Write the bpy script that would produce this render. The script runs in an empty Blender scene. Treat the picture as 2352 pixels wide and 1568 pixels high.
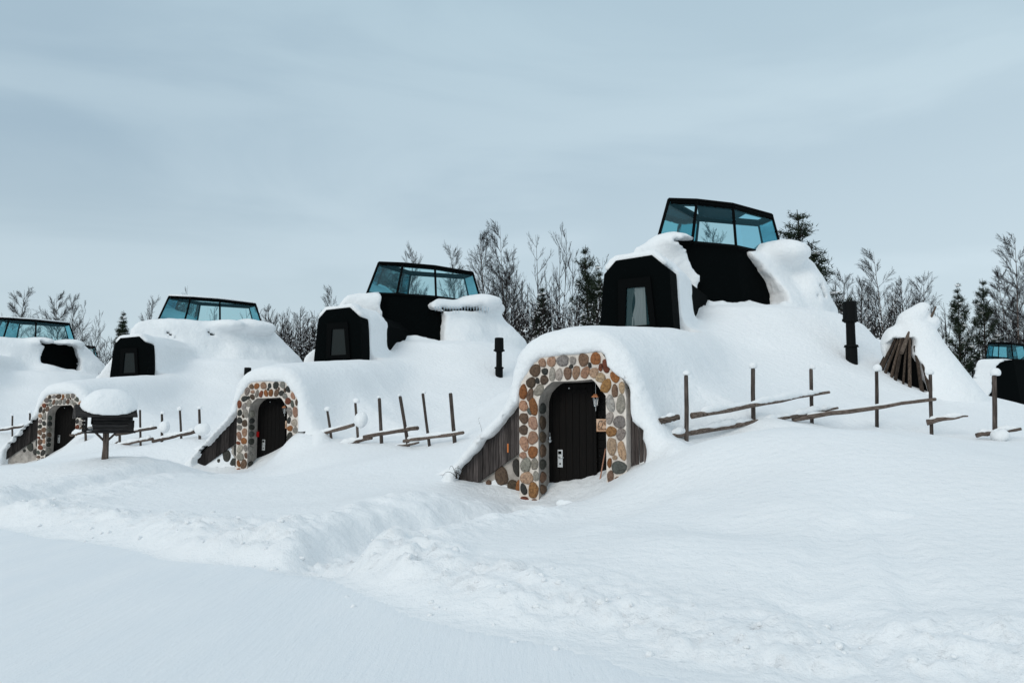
import bpy, math, random
import numpy as np
from mathutils import Vector
R = math.radians
C = bpy.context.scene.collection
scn = bpy.context.scene

# ------------------------------------------------------------ camera
EYE = (0.0, 0.0, 1.34); TILT = R(5.5); FP = 1960.0
cam = bpy.data.cameras.new('camera'); cam.lens = 30.0; cam.sensor_width = 36.0
cam.clip_start = 0.1; cam.clip_end = 3000
co = bpy.data.objects.new('camera', cam); C.objects.link(co)
co.location = EYE; co.rotation_euler = (R(90) + TILT, 0, 0)
scn.camera = co

# ------------------------------------------------------------ sky, sun, exposure
SUN_EL, SUN_AZ = R(26), R(-146)          # azimuth from +Y, clockwise: behind the camera on the left
w = bpy.data.worlds.new('World'); scn.world = w; w.use_nodes = True
nt = w.node_tree; nt.nodes.clear()
def N(nt, t, **k):
    n = nt.nodes.new(t)
    for a, b in k.items(): setattr(n, a, b)
    return n
def ramp(nt, stops, fac=None):
    n = N(nt, 'ShaderNodeValToRGB'); e = n.color_ramp.elements
    while len(e) < len(stops): e.new(0.5)
    for q, (p, c) in zip(e, stops): q.position = p; q.color = (c[0], c[1], c[2], 1)
    if fac is not None: nt.links.new(fac, n.inputs[0])
    return n
wo = N(nt, 'ShaderNodeOutputWorld'); bg = N(nt, 'ShaderNodeBackground'); bg.inputs[1].default_value = 0.1
sky = N(nt, 'ShaderNodeTexSky', sky_type='NISHITA', sun_disc=False, sun_elevation=SUN_EL, sun_rotation=SUN_AZ)
sky.dust_density = 2.0
tc = N(nt, 'ShaderNodeTexCoord')
sep = N(nt, 'ShaderNodeSeparateXYZ'); nt.links.new(tc.outputs['Generated'], sep.inputs[0])
# height above the horizon -> cloud deck colour
K = 10.0
def kc(r, g, b): return (r * K / 10, g * K / 10, b * K / 10)
cl_dark = ramp(nt, [(0.0, (.60, .71, .77)), (0.14, (.52, .64, .71)), (0.30, (.39, .52, .62)), (0.5, (.42, .56, .66)), (0.8, (.74, .83, .90))], sep.outputs[2])
cl_light = ramp(nt, [(0.0, (.70, .82, .87)), (0.12, (.66, .78, .85)), (0.35, (.57, .71, .79)), (0.5, (.50, .66, .75)), (0.8, (.78, .87, .93))], sep.outputs[2])
mp = N(nt, 'ShaderNodeMapping'); mp.inputs['Scale'].default_value = (1.1, 1.1, 4.5); mp.inputs['Rotation'].default_value = (0.0, R(13), 0.0)
mp.inputs['Location'].default_value = (0.35, 0.2, 0.1)
nt.links.new(tc.outputs['Generated'], mp.inputs[0])
nz = N(nt, 'ShaderNodeTexNoise'); nz.inputs['Scale'].default_value = 1.7; nz.inputs['Detail'].default_value = 7; nz.inputs['Roughness'].default_value = .5; nz.inputs['Distortion'].default_value = .5
nt.links.new(mp.outputs[0], nz.inputs['Vector'])
nr = ramp(nt, [(0.40, (0, 0, 0)), (0.62, (1, 1, 1))], nz.outputs[0]); nr.color_ramp.interpolation = 'EASE'
# brighter, clearer towards the right (+x)
ma = N(nt, 'ShaderNodeMapRange'); ma.inputs['From Min'].default_value = -0.45; ma.inputs['From Max'].default_value = 0.5
nt.links.new(sep.outputs[0], ma.inputs[0])
mx0 = N(nt, 'ShaderNodeMath', operation='MULTIPLY_ADD', use_clamp=True); nt.links.new(nr.outputs[0], mx0.inputs[0]); mx0.inputs[1].default_value = .42
sc2 = N(nt, 'ShaderNodeMath', operation='MULTIPLY'); nt.links.new(ma.outputs[0], sc2.inputs[0]); sc2.inputs[1].default_value = .7
nt.links.new(sc2.outputs[0], mx0.inputs[2])
mixc = N(nt, 'ShaderNodeMixRGB'); nt.links.new(mx0.outputs[0], mixc.inputs[0]); nt.links.new(cl_dark.outputs[0], mixc.inputs[1]); nt.links.new(cl_light.outputs[0], mixc.inputs[2])
# cloud radiance is brought up to the physical level of the sky texture (background strength 0.1)
up = N(nt, 'ShaderNodeMixRGB', blend_type='MULTIPLY'); up.inputs[0].default_value = 1; up.inputs[2].default_value = (K, K, K, 1)
nt.links.new(mixc.outputs[0], up.inputs[1])
mxs = N(nt, 'ShaderNodeMixRGB'); mxs.inputs[0].default_value = 0.93
nt.links.new(sky.outputs[0], mxs.inputs[1]); nt.links.new(up.outputs[0], mxs.inputs[2])
nt.links.new(mxs.outputs[0], bg.inputs[0]); nt.links.new(bg.outputs[0], wo.inputs[0])

sl = bpy.data.lights.new('sun', 'SUN'); sl.energy = 1.0; sl.angle = R(25); sl.color = (1.0, .93, .84)
so = bpy.data.objects.new('sun', sl); C.objects.link(so)
sd = Vector((math.sin(SUN_AZ) * math.cos(SUN_EL), math.cos(SUN_AZ) * math.cos(SUN_EL), math.sin(SUN_EL)))
so.rotation_euler = sd.to_track_quat('Z', 'Y').to_euler(); so.location = (-20, -30, 30)
scn.view_settings.view_transform = 'Standard'; scn.view_settings.look = 'None'
scn.view_settings.gamma = 1; scn.view_settings.exposure = 0
scn.cycles.transparent_max_bounces = 16

# ------------------------------------------------------------ helpers
rnd = random.Random(7); nrs = np.random.RandomState(11)
def ray(px, py):
    u = (px - 1176) / FP; v = (784 - py) / FP
    return np.array([u, math.cos(TILT) - v * math.sin(TILT), math.sin(TILT) + v * math.cos(TILT)])
def at(px, py, Y):
    d = ray(px, py); return np.array(EYE) + d * (Y / d[1])
def onz(px, py, z):
    d = ray(px, py); return np.array(EYE) + d * ((z - EYE[2]) / d[2])

def _h(ix, iy, iz, s):
    n = (ix * 374761393 + iy * 668265263 + iz * 2147483647 * 3 + s * 974711) & 0xffffffff
    n = ((n ^ (n >> 13)) * 1274126177) & 0xffffffff
    n = (n ^ (n >> 16)) & 0xffff
    return n.astype(np.float32) / 32767.5 - 1
def vn(x, y, z=0.0, s=0):
    x = np.asarray(x, np.float32); y = np.asarray(y, np.float32); z = np.zeros_like(x) + np.float32(z) if np.isscalar(z) else np.asarray(z, np.float32)
    x, y, z = np.broadcast_arrays(x, y, z)
    X = np.floor(x); Y = np.floor(y); Z = np.floor(z)
    fx = x - X; fy = y - Y; fz = z - Z
    X = X.astype(np.int64); Y = Y.astype(np.int64); Z = Z.astype(np.int64)
    fx = fx * fx * (3 - 2 * fx); fy = fy * fy * (3 - 2 * fy); fz = fz * fz * (3 - 2 * fz)
    r = 0
    for a in (0, 1):
        wa = fx if a else 1 - fx
        for b in (0, 1):
            wb = fy if b else 1 - fy
            for c in (0, 1):
                wc = fz if c else 1 - fz
                r = r + wa * wb * wc * _h(X + a, Y + b, Z + c, s)
    return r
def fbm(x, y, z=0.0, s=0, o=3):
    r = 0; a = 1.0; f = 1.0; t = 0
    for i in range(o):
        r = r + a * vn(x * f + i * 7.3, y * f + i * 3.1, (z * f if not np.isscalar(z) else z), s + i); t += a; a *= .5; f *= 2.03
    return r / t
def sm(a, b, x):
    t = np.clip((x - a) / (b - a), 0, 1); return t * t * (3 - 2 * t)
def smin(a, b, k):
    h = np.clip(.5 + .5 * (b - a) / k, 0, 1); return b + (a - b) * h - k * h * (1 - h)
def smax(a, b, k): return -smin(-a, -b, k)

def mesh_obj(name, v, f, mat=None, parent=None, smooth=False, cols=None):
    me = bpy.data.meshes.new(name)
    v = np.asarray(v, np.float32)
    if isinstance(f, np.ndarray):
        n, k = f.shape
        me.vertices.add(len(v)); me.vertices.foreach_set('co', v.ravel())
        me.loops.add(n * k); me.loops.foreach_set('vertex_index', f.ravel().astype(np.int32))
        me.polygons.add(n); me.polygons.foreach_set('loop_start', np.arange(0, n * k, k, dtype=np.int32))
        me.update(calc_edges=True)
    else:
        me.from_pydata([tuple(float(c) for c in q) for q in v], [], f); me.update()
    if smooth: me.polygons.foreach_set('use_smooth', [True] * len(me.polygons))
    if cols is not None:
        ca = me.color_attributes.new('tint', 'FLOAT_COLOR', 'POINT')
        ca.data.foreach_set('color', np.asarray(cols, np.float32).ravel())
    o = bpy.data.objects.new(name, me); C.objects.link(o)
    if mat: me.materials.append(mat)
    if parent: o.parent = parent
    return o
def tag(o, label=None, cat=None, group=None, kind=None):
    if label: o['label'] = label
    if cat: o['category'] = cat
    if group: o['group'] = group
    if kind: o['kind'] = kind
    return o
def empty(name, loc=(0, 0, 0), rz=0.0):
    o = bpy.data.objects.new(name, None); C.objects.link(o); o.location = tuple(float(c) for c in loc); o.rotation_euler = (0, 0, rz); o.empty_display_size = .2
    return o

class MB:
    """collects simple solids; one build() = one mesh object"""
    def __init__(s): s.v = []; s.f = []; s.c = []
    def add(s, v, f, col=(1, 1, 1, 1)):
        b = len(s.v); s.v += [tuple(float(c) for c in q) for q in v]; s.f += [tuple(b + i for i in q) for q in f]; s.c += [col] * len(v)
    def prism(s, poly, a, b, fn, col=(1, 1, 1, 1)):
        """poly 2D ccw, extruded a->b; fn(u,v,t)->xyz"""
        n = len(poly); v = [fn(p[0], p[1], a) for p in poly] + [fn(p[0], p[1], b) for p in poly]
        f = [tuple(range(n)), tuple(range(2 * n - 1, n - 1, -1))] + [(i, i + n, (i + 1) % n + n, (i + 1) % n) for i in range(n)]
        s.add(v, f, col)
    def box(s, c, d, rot=None, col=(1, 1, 1, 1)):
        v = []
        for i in (-1, 1):
            for j in (-1, 1):
                for k in (-1, 1):
                    p = Vector((i * d[0] / 2, j * d[1] / 2, k * d[2] / 2))
                    if rot: p = rot @ p
                    v.append((p.x + c[0], p.y + c[1], p.z + c[2]))
        s.add(v, [(0, 1, 3, 2), (4, 6, 7, 5), (0, 4, 5, 1), (2, 3, 7, 6), (0, 2, 6, 4), (1, 5, 7, 3)], col)
    def tube(s, pts, rad, n=8, wob=0.0, col=(1, 1, 1, 1), flat=1.0):
        pts = [Vector(tuple(float(c) for c in p)) for p in pts]
        if not isinstance(rad, (list, tuple)): rad = [rad] * len(pts)
        v = []; f = []; up = None
        for i, p in enumerate(pts):
            t = (pts[min(i + 1, len(pts) - 1)] - pts[max(i - 1, 0)]).normalized()
            if up is None: up = t.orthogonal().normalized() if abs(t.z) > .9 else t.cross(Vector((0, 0, 1))).normalized()
            up = (up - t * up.dot(t)).normalized(); sd_ = t.cross(up)
            for k in range(n):
                a = 2 * math.pi * k / n; r = rad[i] * (1 + rnd.uniform(-wob, wob))
                q = p + up * math.cos(a) * r + sd_ * math.sin(a) * r * flat; v.append(tuple(q))
        m = len(pts)
        for i in range(m - 1):
            for k in range(n):
                f.append((i * n + k, i * n + (k + 1) % n, (i + 1) * n + (k + 1) % n, (i + 1) * n + k))
        f.append(tuple(range(n - 1, -1, -1))); f.append(tuple((m - 1) * n + k for k in range(n)))
        s.add(v, f, col)
    def blob(s, c, r, n=8, m=6, wob=.1, seed=0, col=(1, 1, 1, 1), flatb=None):
        v = []; f = []; g = random.Random(seed)
        ph = [g.uniform(0, 6.3) for _ in range(4)]
        for j in range(1, m):
            th = math.pi * j / m
            for i in range(n):
                a = 2 * math.pi * i / n
                k = 1 + wob * (math.sin(2 * a + ph[0] + th) + .6 * math.sin(3 * a + ph[1] - 2 * th) + .5 * math.cos(2 * th + ph[2]))
                z = math.cos(th)
                if flatb is not None and z < flatb: z = flatb + (z - flatb) * .15
                v.append((c[0] + r[0] * k * math.sin(th) * math.cos(a), c[1] + r[1] * k * math.sin(th) * math.sin(a), c[2] + r[2] * k * z))
        zt = -1 if flatb is None else flatb + (-1 - flatb) * .15
        v += [(c[0], c[1], c[2] + r[2]), (c[0], c[1], c[2] + r[2] * zt)]
        T = len(v) - 2
        for j in range(m - 2):
            for i in range(n): f.append((j * n + i, (j + 1) * n + i, (j + 1) * n + (i + 1) % n, j * n + (i + 1) % n))
        for i in range(n): f.append((T, i, (i + 1) % n)); f.append((T + 1, (m - 2) * n + (i + 1) % n, (m - 2) * n + i))
        s.add(v, f, col)
    def build(s, name, mat, parent=None, smooth=False, cols=False):
        return mesh_obj(name, s.v, s.f, mat, parent, smooth, s.c if cols else None)

def segs_mesh(P0, P1, r0, r1):
    """3-sided prisms for thousands of twigs"""
    P0 = np.array(P0, np.float32); P1 = np.array(P1, np.float32); r0 = np.array(r0, np.float32)[:, None]; r1 = np.array(r1, np.float32)[:, None]
    d = P1 - P0; d /= (np.linalg.norm(d, axis=1, keepdims=True) + 1e-9)
    ref = np.where(np.abs(d[:, 2:3]) > .9, np.array([[1, 0, 0]], np.float32), np.array([[0, 0, 1]], np.float32))
    a = np.cross(d, ref); a /= (np.linalg.norm(a, axis=1, keepdims=True) + 1e-9); b = np.cross(d, a)
    vs = []
    for P, r in ((P0, r0), (P1, r1)):
        for k in range(3):
            t = 2 * math.pi * k / 3; vs.append(P + (a * math.cos(t) + b * math.sin(t)) * r)
    v = np.stack(vs, 1).reshape(-1, 3); n = len(P0); o = (np.arange(n) * 6)[:, None]
    f = np.concatenate([o + np.array([[0, 1, 4, 3]]), o + np.array([[1, 2, 5, 4]]), o + np.array([[2, 0, 3, 5]])])
    return v, f

def surface_nets(d, org, h):
    s = d < 0
    nx, ny, nzz = d.shape
    c = [(i, j, k) for i in (0, 1) for j in (0, 1) for k in (0, 1)]
    sub = lambda A, i, j, k: A[i:nx - 1 + i, j:ny - 1 + j, k:nzz - 1 + k]
    cnt = np.zeros((nx - 1, ny - 1, nzz - 1), np.uint8)
    for q in c: cnt += sub(s, *q)
    act = (cnt > 0) & (cnt < 8); idx = np.nonzero(act); n = len(idx[0])
    vid = np.full(act.shape, -1, np.int32); vid[idx] = np.arange(n)
    base = np.stack(idx, 1)
    acc = np.zeros((n, 3), np.float32); k = np.zeros(n, np.float32)
    vals = {q: d[idx[0] + q[0], idx[1] + q[1], idx[2] + q[2]] for q in c}
    for a in c:
        for ax in range(3):
            if a[ax]: continue
            b = list(a); b[ax] = 1; b = tuple(b)
            va, vb = vals[a], vals[b]; m = (va < 0) != (vb < 0)
            t = np.where(m, va / (va - vb + 1e-12), 0)
            p = np.array(a, np.float32)[None] + np.zeros((n, 3), np.float32); p[:, ax] = t
            acc += p * m[:, None]; k += m
    v = (base + acc / k[:, None]) * h + np.array(org, np.float32)
    fs = []
    e = [(0, 1, 2), (1, 2, 0), (2, 0, 1)]
    for ax, u, w_ in e:
        sl0 = [slice(None)] * 3; sl1 = [slice(None)] * 3; sl0[ax] = slice(0, -1); sl1[ax] = slice(1, None)
        A = s[tuple(sl0)]; B = s[tuple(sl1)]; m = A != B
        ii = np.stack(np.nonzero(m), 1)
        ok = (ii[:, u] > 0) & (ii[:, w_] > 0) & (ii[:, u] < d.shape[u] - 1) & (ii[:, w_] < d.shape[w_] - 1); ii = ii[ok]
        qs = []
        for du, dw in ((1, 1), (0, 1), (0, 0), (1, 0)):
            j = ii.copy(); j[:, u] -= du; j[:, w_] -= dw; qs.append(vid[j[:, 0], j[:, 1], j[:, 2]])
        q = np.stack(qs, 1); flip = ~A[ii[:, 0], ii[:, 1], ii[:, 2]]
        q[flip] = q[flip][:, ::-1]; fs.append(q)
    f = np.concatenate(fs); return v, f
def prune(v, f, keep):
    f = f[keep[f].all(1)]; used = np.zeros(len(v), bool); used[f.ravel()] = True
    mp_ = np.cumsum(used) - 1; return v[used], mp_[f].astype(np.int32)
def vnormals(v, f):
    n = np.cross(v[f[:, 2]] - v[f[:, 0]], v[f[:, 3]] - v[f[:, 1]]); out = np.zeros_like(v)
    for k in range(4): np.add.at(out, f[:, k], n)
    return out / (np.linalg.norm(out, axis=1, keepdims=True) + 1e-9)
def sdpoly(x, y, poly):
    poly = np.asarray(poly, np.float32); n = len(poly)
    d = np.full(x.shape, 1e9, np.float32); s = np.ones(x.shape, np.float32)
    for i in range(n):
        a = poly[i]; b = poly[i - 1]; e = b - a; wx = x - a[0]; wy = y - a[1]
        t = np.clip((wx * e[0] + wy * e[1]) / (e @ e + 1e-9), 0, 1)
        d = np.minimum(d, (wx - e[0] * t) ** 2 + (wy - e[1] * t) ** 2)
        c1 = y >= a[1]; c2 = y < b[1]; c3 = e[0] * wy > e[1] * wx
        s = np.where((c1 & c2 & c3) | (~c1 & ~c2 & ~c3), -s, s)
    return np.sqrt(d) * s

# ------------------------------------------------------------ materials
def mat(name, base=(.5, .5, .5), rough=.7, metal=0.0, spec=.5):
    m = bpy.data.materials.new(name); m.use_nodes = True; b = m.node_tree.nodes['Principled BSDF']
    b.inputs['Base Color'].default_value = (*base, 1); b.inputs['Roughness'].default_value = rough; b.inputs['Metallic'].default_value = metal
    b.inputs['Specular IOR Level'].default_value = spec
    return m, m.node_tree, b
def bump(nt, b, src, dist, strength=1.0, prev=None):
    n = N(nt, 'ShaderNodeBump'); n.inputs['Distance'].default_value = dist; n.inputs['Strength'].default_value = strength
    nt.links.new(src, n.inputs['Height'])
    if prev: nt.links.new(prev.outputs[0], n.inputs['Normal'])
    nt.links.new(n.outputs[0], b.inputs['Normal']); return n
def noise(nt, scale, detail=4, rough=.5, stretch=None, rot=(0, 0, 0), coord='Object'):
    t = N(nt, 'ShaderNodeTexCoord'); n = N(nt, 'ShaderNodeTexNoise'); n.inputs['Scale'].default_value = scale; n.inputs['Detail'].default_value = detail; n.inputs['Roughness'].default_value = rough
    if stretch:
        m = N(nt, 'ShaderNodeMapping'); m.inputs['Scale'].default_value = stretch; m.inputs['Rotation'].default_value = rot
        nt.links.new(t.outputs[coord], m.inputs[0]); nt.links.new(m.outputs[0], n.inputs['Vector'])
    else: nt.links.new(t.outputs[coord], n.inputs['Vector'])
    return n
def snow_mat(name, fine=.005, med=.018, base=(.865, .885, .90)):
    m, nt, b = mat(name, base, .75, 0, .25)
    n1 = noise(nt, 55, 3, .6); n2 = noise(nt, 7, 5, .55)
    b1 = bump(nt, b, n2.outputs[0], med * 2.2); bump(nt, b, n1.outputs[0], fine * 1.5, 1, b1)
    n3 = noise(nt, .55, 4, .5)
    rp = ramp(nt, [(.3, tuple(c * .955 for c in base)), (.7, base)], n3.outputs[0]); nt.links.new(rp.outputs[0], b.inputs['Base Color'])
    return m
M_SNOW = snow_mat('snow')
M_ROAD, ntt, bb = mat('packed_snow', (.8, .83, .86), .6, 0, .3)
n1 = noise(ntt, 3.0, 8, .65, (6, .45, 1), (0, 0, R(38))); n2 = noise(ntt, 1.1, 5, .55, (2.2, .4, 1), (0, 0, R(38)))
r1 = ramp(ntt, [(.35, (.80, .835, .865)), (.7, (.84, .865, .885))], n2.outputs[0]); ntt.links.new(r1.outputs[0], bb.inputs['Base Color'])
q = bump(ntt, bb, n1.outputs[0], .012); bump(ntt, bb, noise(ntt, 60, 3, .6).outputs[0], .006, 1, q)

def wood_mat(name, cols, axis_stretch=(30, 30, 2.0), dist=.006, rough=.85):
    m, nt, b = mat(name, cols[0], rough, 0, .2)
    n = noise(nt, 1.6, 6, .62, axis_stretch)
    a = N(nt, 'ShaderNodeAttribute', attribute_name='tint')
    r = ramp(nt, [(.3, cols[0]), (.52, cols[1]), (.75, cols[2])], n.outputs[0])
    mm = N(nt, 'ShaderNodeMixRGB', blend_type='MULTIPLY'); mm.inputs[0].default_value = 1
    nt.links.new(r.outputs[0], mm.inputs[1]); nt.links.new(a.outputs['Color'], mm.inputs[2]); nt.links.new(mm.outputs[0], b.inputs['Base Color'])
    bump(nt, b, n.outputs[0], dist); return m
M_BOARD = wood_mat('weathered_boards', [(.022, .019, .018), (.085, .073, .07), (.17, .15, .145)], (26, 26, 1.6))
M_POST = wood_mat('fence_wood', [(.02, .016, .014), (.075, .06, .052), (.16, .13, .115)], (24, 24, 2.4))
M_RAIL = wood_mat('rail_wood', [(.03, .022, .018), (.12, .095, .08), (.24, .2, .175)], (2.5, 24, 24))
M_POLE = wood_mat('kota_pole', [(.035, .026, .02), (.12, .09, .07), (.22, .18, .15)], (20, 20, 2.2))
M_LOG = wood_mat('dark_logs', [(.004, .005, .006), (.018, .017, .017), (.05, .045, .042)], (3, 26, 26))
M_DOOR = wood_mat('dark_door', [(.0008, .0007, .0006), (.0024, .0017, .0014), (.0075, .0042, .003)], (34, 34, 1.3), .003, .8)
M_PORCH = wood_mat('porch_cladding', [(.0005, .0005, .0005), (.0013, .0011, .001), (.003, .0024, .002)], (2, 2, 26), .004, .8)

M_BLACK, ntt, bb = mat('black_felt', (.0016, .0026, .0028), .95, 0, .04)
bump(ntt, bb, noise(ntt, 14, 5, .6).outputs[0], .01)
M_FRAME, ntt, bb = mat('black_frame', (.0012, .0018, .002), .8, 0, .06)
M_PIPE, ntt, bb = mat('black_pipe', (.002, .0028, .003), .7, 0, .12)
bump(ntt, bb, noise(ntt, 30, 4, .6).outputs[0], .003)
def glass_mat(name, tint, g=.16, fr=.9):
    m = bpy.data.materials.new(name); m.use_nodes = True; nt = m.node_tree; nt.nodes.clear()
    o = N(nt, 'ShaderNodeOutputMaterial'); t = N(nt, 'ShaderNodeBsdfTransparent'); t.inputs[0].default_value = (*tint, 1)
    gl = N(nt, 'ShaderNodeBsdfGlossy'); gl.inputs[0].default_value = (.26, .58, .66, 1); gl.inputs['Roughness'].default_value = .03
    f = N(nt, 'ShaderNodeFresnel'); f.inputs[0].default_value = 1.45
    n = noise(nt, 1.3, 3, .5); bp = N(nt, 'ShaderNodeBump'); bp.inputs['Distance'].default_value = .004; nt.links.new(n.outputs[0], bp.inputs['Height']); nt.links.new(bp.outputs[0], gl.inputs['Normal'])
    ad = N(nt, 'ShaderNodeMath', operation='MULTIPLY_ADD', use_clamp=True); nt.links.new(f.outputs[0], ad.inputs[0]); ad.inputs[1].default_value = fr; ad.inputs[2].default_value = g * .2
    mx = N(nt, 'ShaderNodeMixShader'); nt.links.new(ad.outputs[0], mx.inputs[0]); nt.links.new(t.outputs[0], mx.inputs[1]); nt.links.new(gl.outputs[0], mx.inputs[2])
    nt.links.new(mx.outputs[0], o.inputs[0]); return m
M_GLASS = glass_mat('tinted_glass', (.79, .91, .92))
M_GLASSB = glass_mat('blue_tinted_glass', (.46, .76, .86)); M_GLASSR = glass_mat('dark_roof_glass', (.75, .9, .92), .0, .0)
M_WGLASS = glass_mat('window_glass', (.62, .68, .68))
M_CURT, ntt, bb = mat('curtain', (.42, .38, .38), .9)
M_MORTAR, ntt, bb = mat('lime_mortar', (.62, .55, .49), .9, 0, .2)
n1 = noise(ntt, 9, 5, .6); r1 = ramp(ntt, [(.3, (.60, .54, .49)), (.6, (.78, .71, .64))], n1.outputs[0]); ntt.links.new(r1.outputs[0], bb.inputs['Base Color'])
bump(ntt, bb, noise(ntt, 40, 4, .6).outputs[0], .008)
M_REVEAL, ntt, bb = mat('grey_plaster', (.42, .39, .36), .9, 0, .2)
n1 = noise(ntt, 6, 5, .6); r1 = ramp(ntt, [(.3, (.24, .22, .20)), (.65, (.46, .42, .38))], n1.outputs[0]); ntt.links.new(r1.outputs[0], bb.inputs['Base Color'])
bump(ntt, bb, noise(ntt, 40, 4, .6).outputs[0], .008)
M_STONE, ntt, bb = mat('river_stone', (.3, .2, .15), .8, 0, .3)
a = N(ntt, 'ShaderNodeAttribute', attribute_name='tint'); n1 = noise(ntt, 24, 6, .7); n2 = noise(ntt, 95, 3, .7)
r1 = ramp(ntt, [(.33, (.42, .36, .33)), (.5, (.9, .9, .9)), (.68, (1.25, 1.18, 1.1))], n1.outputs[0]); r2 = ramp(ntt, [(.4, (.6, .58, .56)), (.55, (1, 1, 1))], n2.outputs[0])
m1 = N(ntt, 'ShaderNodeMixRGB', blend_type='MULTIPLY'); m1.inputs[0].default_value = 1; ntt.links.new(a.outputs['Color'], m1.inputs[1]); ntt.links.new(r1.outputs[0], m1.inputs[2])
m2 = N(ntt, 'ShaderNodeMixRGB', blend_type='MULTIPLY'); m2.inputs[0].default_value = .8; ntt.links.new(m1.outputs[0], m2.inputs[1]); ntt.links.new(r2.outputs[0], m2.inputs[2]); ntt.links.new(m2.outputs[0], bb.inputs['Base Color'])
bump(ntt, bb, n1.outputs[0], .006)
M_METAL, ntt, bb = mat('brushed_steel', (.62, .64, .65), .35, .8)
M_COPPER, ntt, bb = mat('copper', (.45, .19, .09), .45, .6)
M_SIGN, ntt, bb = mat('pale_birch_board', (.62, .40, .27), .8)
n1 = noise(ntt, 5, 5, .6, (1, 1, 5)); r1 = ramp(ntt, [(.38, (.50, .28, .16)), (.6, (.72, .52, .38))], n1.outputs[0]); ntt.links.new(r1.outputs[0], bb.inputs['Base Color'])
M_ORANGE, ntt, bb = mat('orange_tape', (.55, .16, .035), .7)
M_RED, ntt, bb = mat('red_tag', (.55, .008, .008), .4)
M_INK, ntt, bb = mat('ink', (.03, .022, .02), .8)
M_STICK, ntt, bb = mat('broom_handle', (.42, .22, .15), .7)
M_ICE, ntt, bb = mat('ice', (.45, .55, .62), .25, 0, .5)
M_BARK, ntt, bb = mat('dark_bark', (.035, .028, .024), .9, 0, .1)
M_TWIG, ntt, bb = mat('twigs', (.022, .018, .018), .9, 0, .1)
M_BIRCH, ntt, bb = mat('birch_bark', (.2, .17, .15), .9, 0, .1)
n1 = noise(ntt, 3.5, 5, .7, (1, 1, 3)); r1 = ramp(ntt, [(.4, (.03, .024, .02)), (.56, (.24, .19, .17))], n1.outputs[0]); ntt.links.new(r1.outputs[0], bb.inputs['Base Color'])
M_NEEDLE, ntt, bb = mat('needles', (.012, .022, .014), .8, 0, .15)
n1 = noise(ntt, 1.2, 3, .6); r1 = ramp(ntt, [(.35, (.008, .015, .010)), (.65, (.028, .042, .022))], n1.outputs[0]); ntt.links.new(r1.outputs[0], bb.inputs['Base Color'])

# ------------------------------------------------------------ hut layout
CT = math.radians(23.5)
class Frame:
    def __init__(s, ox, oy, a_deg, oz=0.0):
        s.o = np.array([ox, oy, oz], float); s.a = R(a_deg); s.c = math.cos(s.a); s.s = math.sin(s.a)
    def w(s, lx, ly, z=0.0): return (s.o[0] + lx * s.c + ly * s.s, s.o[1] - lx * s.s + ly * s.c, s.o[2] + z)
    def l(s, x, y):
        dx = x - s.o[0]; dy = y - s.o[1]; return dx * s.c - dy * s.s, dx * s.s + dy * s.c
    def px(s, px, py, ly):
        """pixel -> (lx, z) on the plane ly = const of this hut"""
        d = ray(px, py); nrm = np.array([s.s, s.c]); k = (ly + (s.o[:2] - np.array(EYE[:2])) @ nrm) / (d[:2] @ nrm)
        p = np.array(EYE) + d * k; return s.l(p[0], p[1])[0], p[2] - s.o[2]
F1 = Frame(1.08, 14.85, 23.5); F2 = Frame(-7.0, 24.7, 14.0); F3 = Frame(-18.1, 34.5, 6.0); F4 = Frame(-32.3, 44.0, -1.0)
F5 = Frame(36.5, 62.5, 28.0); F6 = Frame(-39.6, 62.0, 0.0)
CL = F1.l(6.9, 27.35); CONEC = F1.l(6.9, 27.8)                                   # lantern centre in the hut's own frame

# ------------------------------------------------------------ terrain
TP = []
def tp(px, py, Y, z=None):
    p = at(px, py, Y); TP.append((p[0], p[1], p[2] if z is None else z))
def tw(x, y, z): TP.append((x, y, z))
# right foreground bank
tp(1950, 992, 12.3); tp(1750, 1005, 12.6); tp(1600, 1035, 12.8); tp(2150, 1012, 12.2); tp(2340, 1048, 12.0)
tp(1800, 1150, 9.4); tp(2100, 1150, 9.2); tp(1600, 1220, 8.4); tp(2000, 1290, 7.3); tp(2330, 1260, 7.4); tp(2330, 1420, 6.0); tp(1850, 1420, 6.4); tp(1500, 1330, 7.3); tw(7.5, 6.0, .55); tw(9, 9, .9)
# in front of door 1
tp(1215, 1160, 14.5); tp(1245, 1160, 14.0); tp(1300, 1152, 14.0); tp(1370, 1136, 13.9); tp(1410, 1112, 14.0); tp(1447, 1088, 14.0); tp(1480, 1066, 14.0); tp(1512, 1044, 14.0)
tw(0.3, 12.3, .06); tw(.3, 10.5, .06); tw(0.2, 8.6, .12); tw(2.3, 11.5, .42); tp(1400, 1200, 11.2, .12); tw(2.3, 8.8, .2)
# between path and hut 2 : raised field
tp(1030, 1110, 15.6); tp(1120, 1120, 15.1, .2); tp(950, 1110, 16.0, .27); tp(900, 1140, 13.0, .24); tp(700, 1160, 13.5, .12); tp(560, 1150, 15.5, .1); tp(830, 1070, 19.0, .52); tp(960, 1060, 19.0, .58)
tp(1040, 1022, 20.8); tp(985, 1030, 21.3); tp(880, 1022, 22.3); tp(820, 1022, 23.0); tp(757, 1012, 24.0); tp(705, 1004, 24.8)
# hut 2 door
tp(560, 1083, 24.2); tp(610, 1066, 23.6); tp(640, 1045, 23.6); tp(664, 1015, 23.9); tp(684, 985, 24.4); tp(760, 1045, 21.5); tp(620, 1105, 20.5, .0); tp(440, 1088, 25.2); tp(500, 1092, 24.0)
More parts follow.
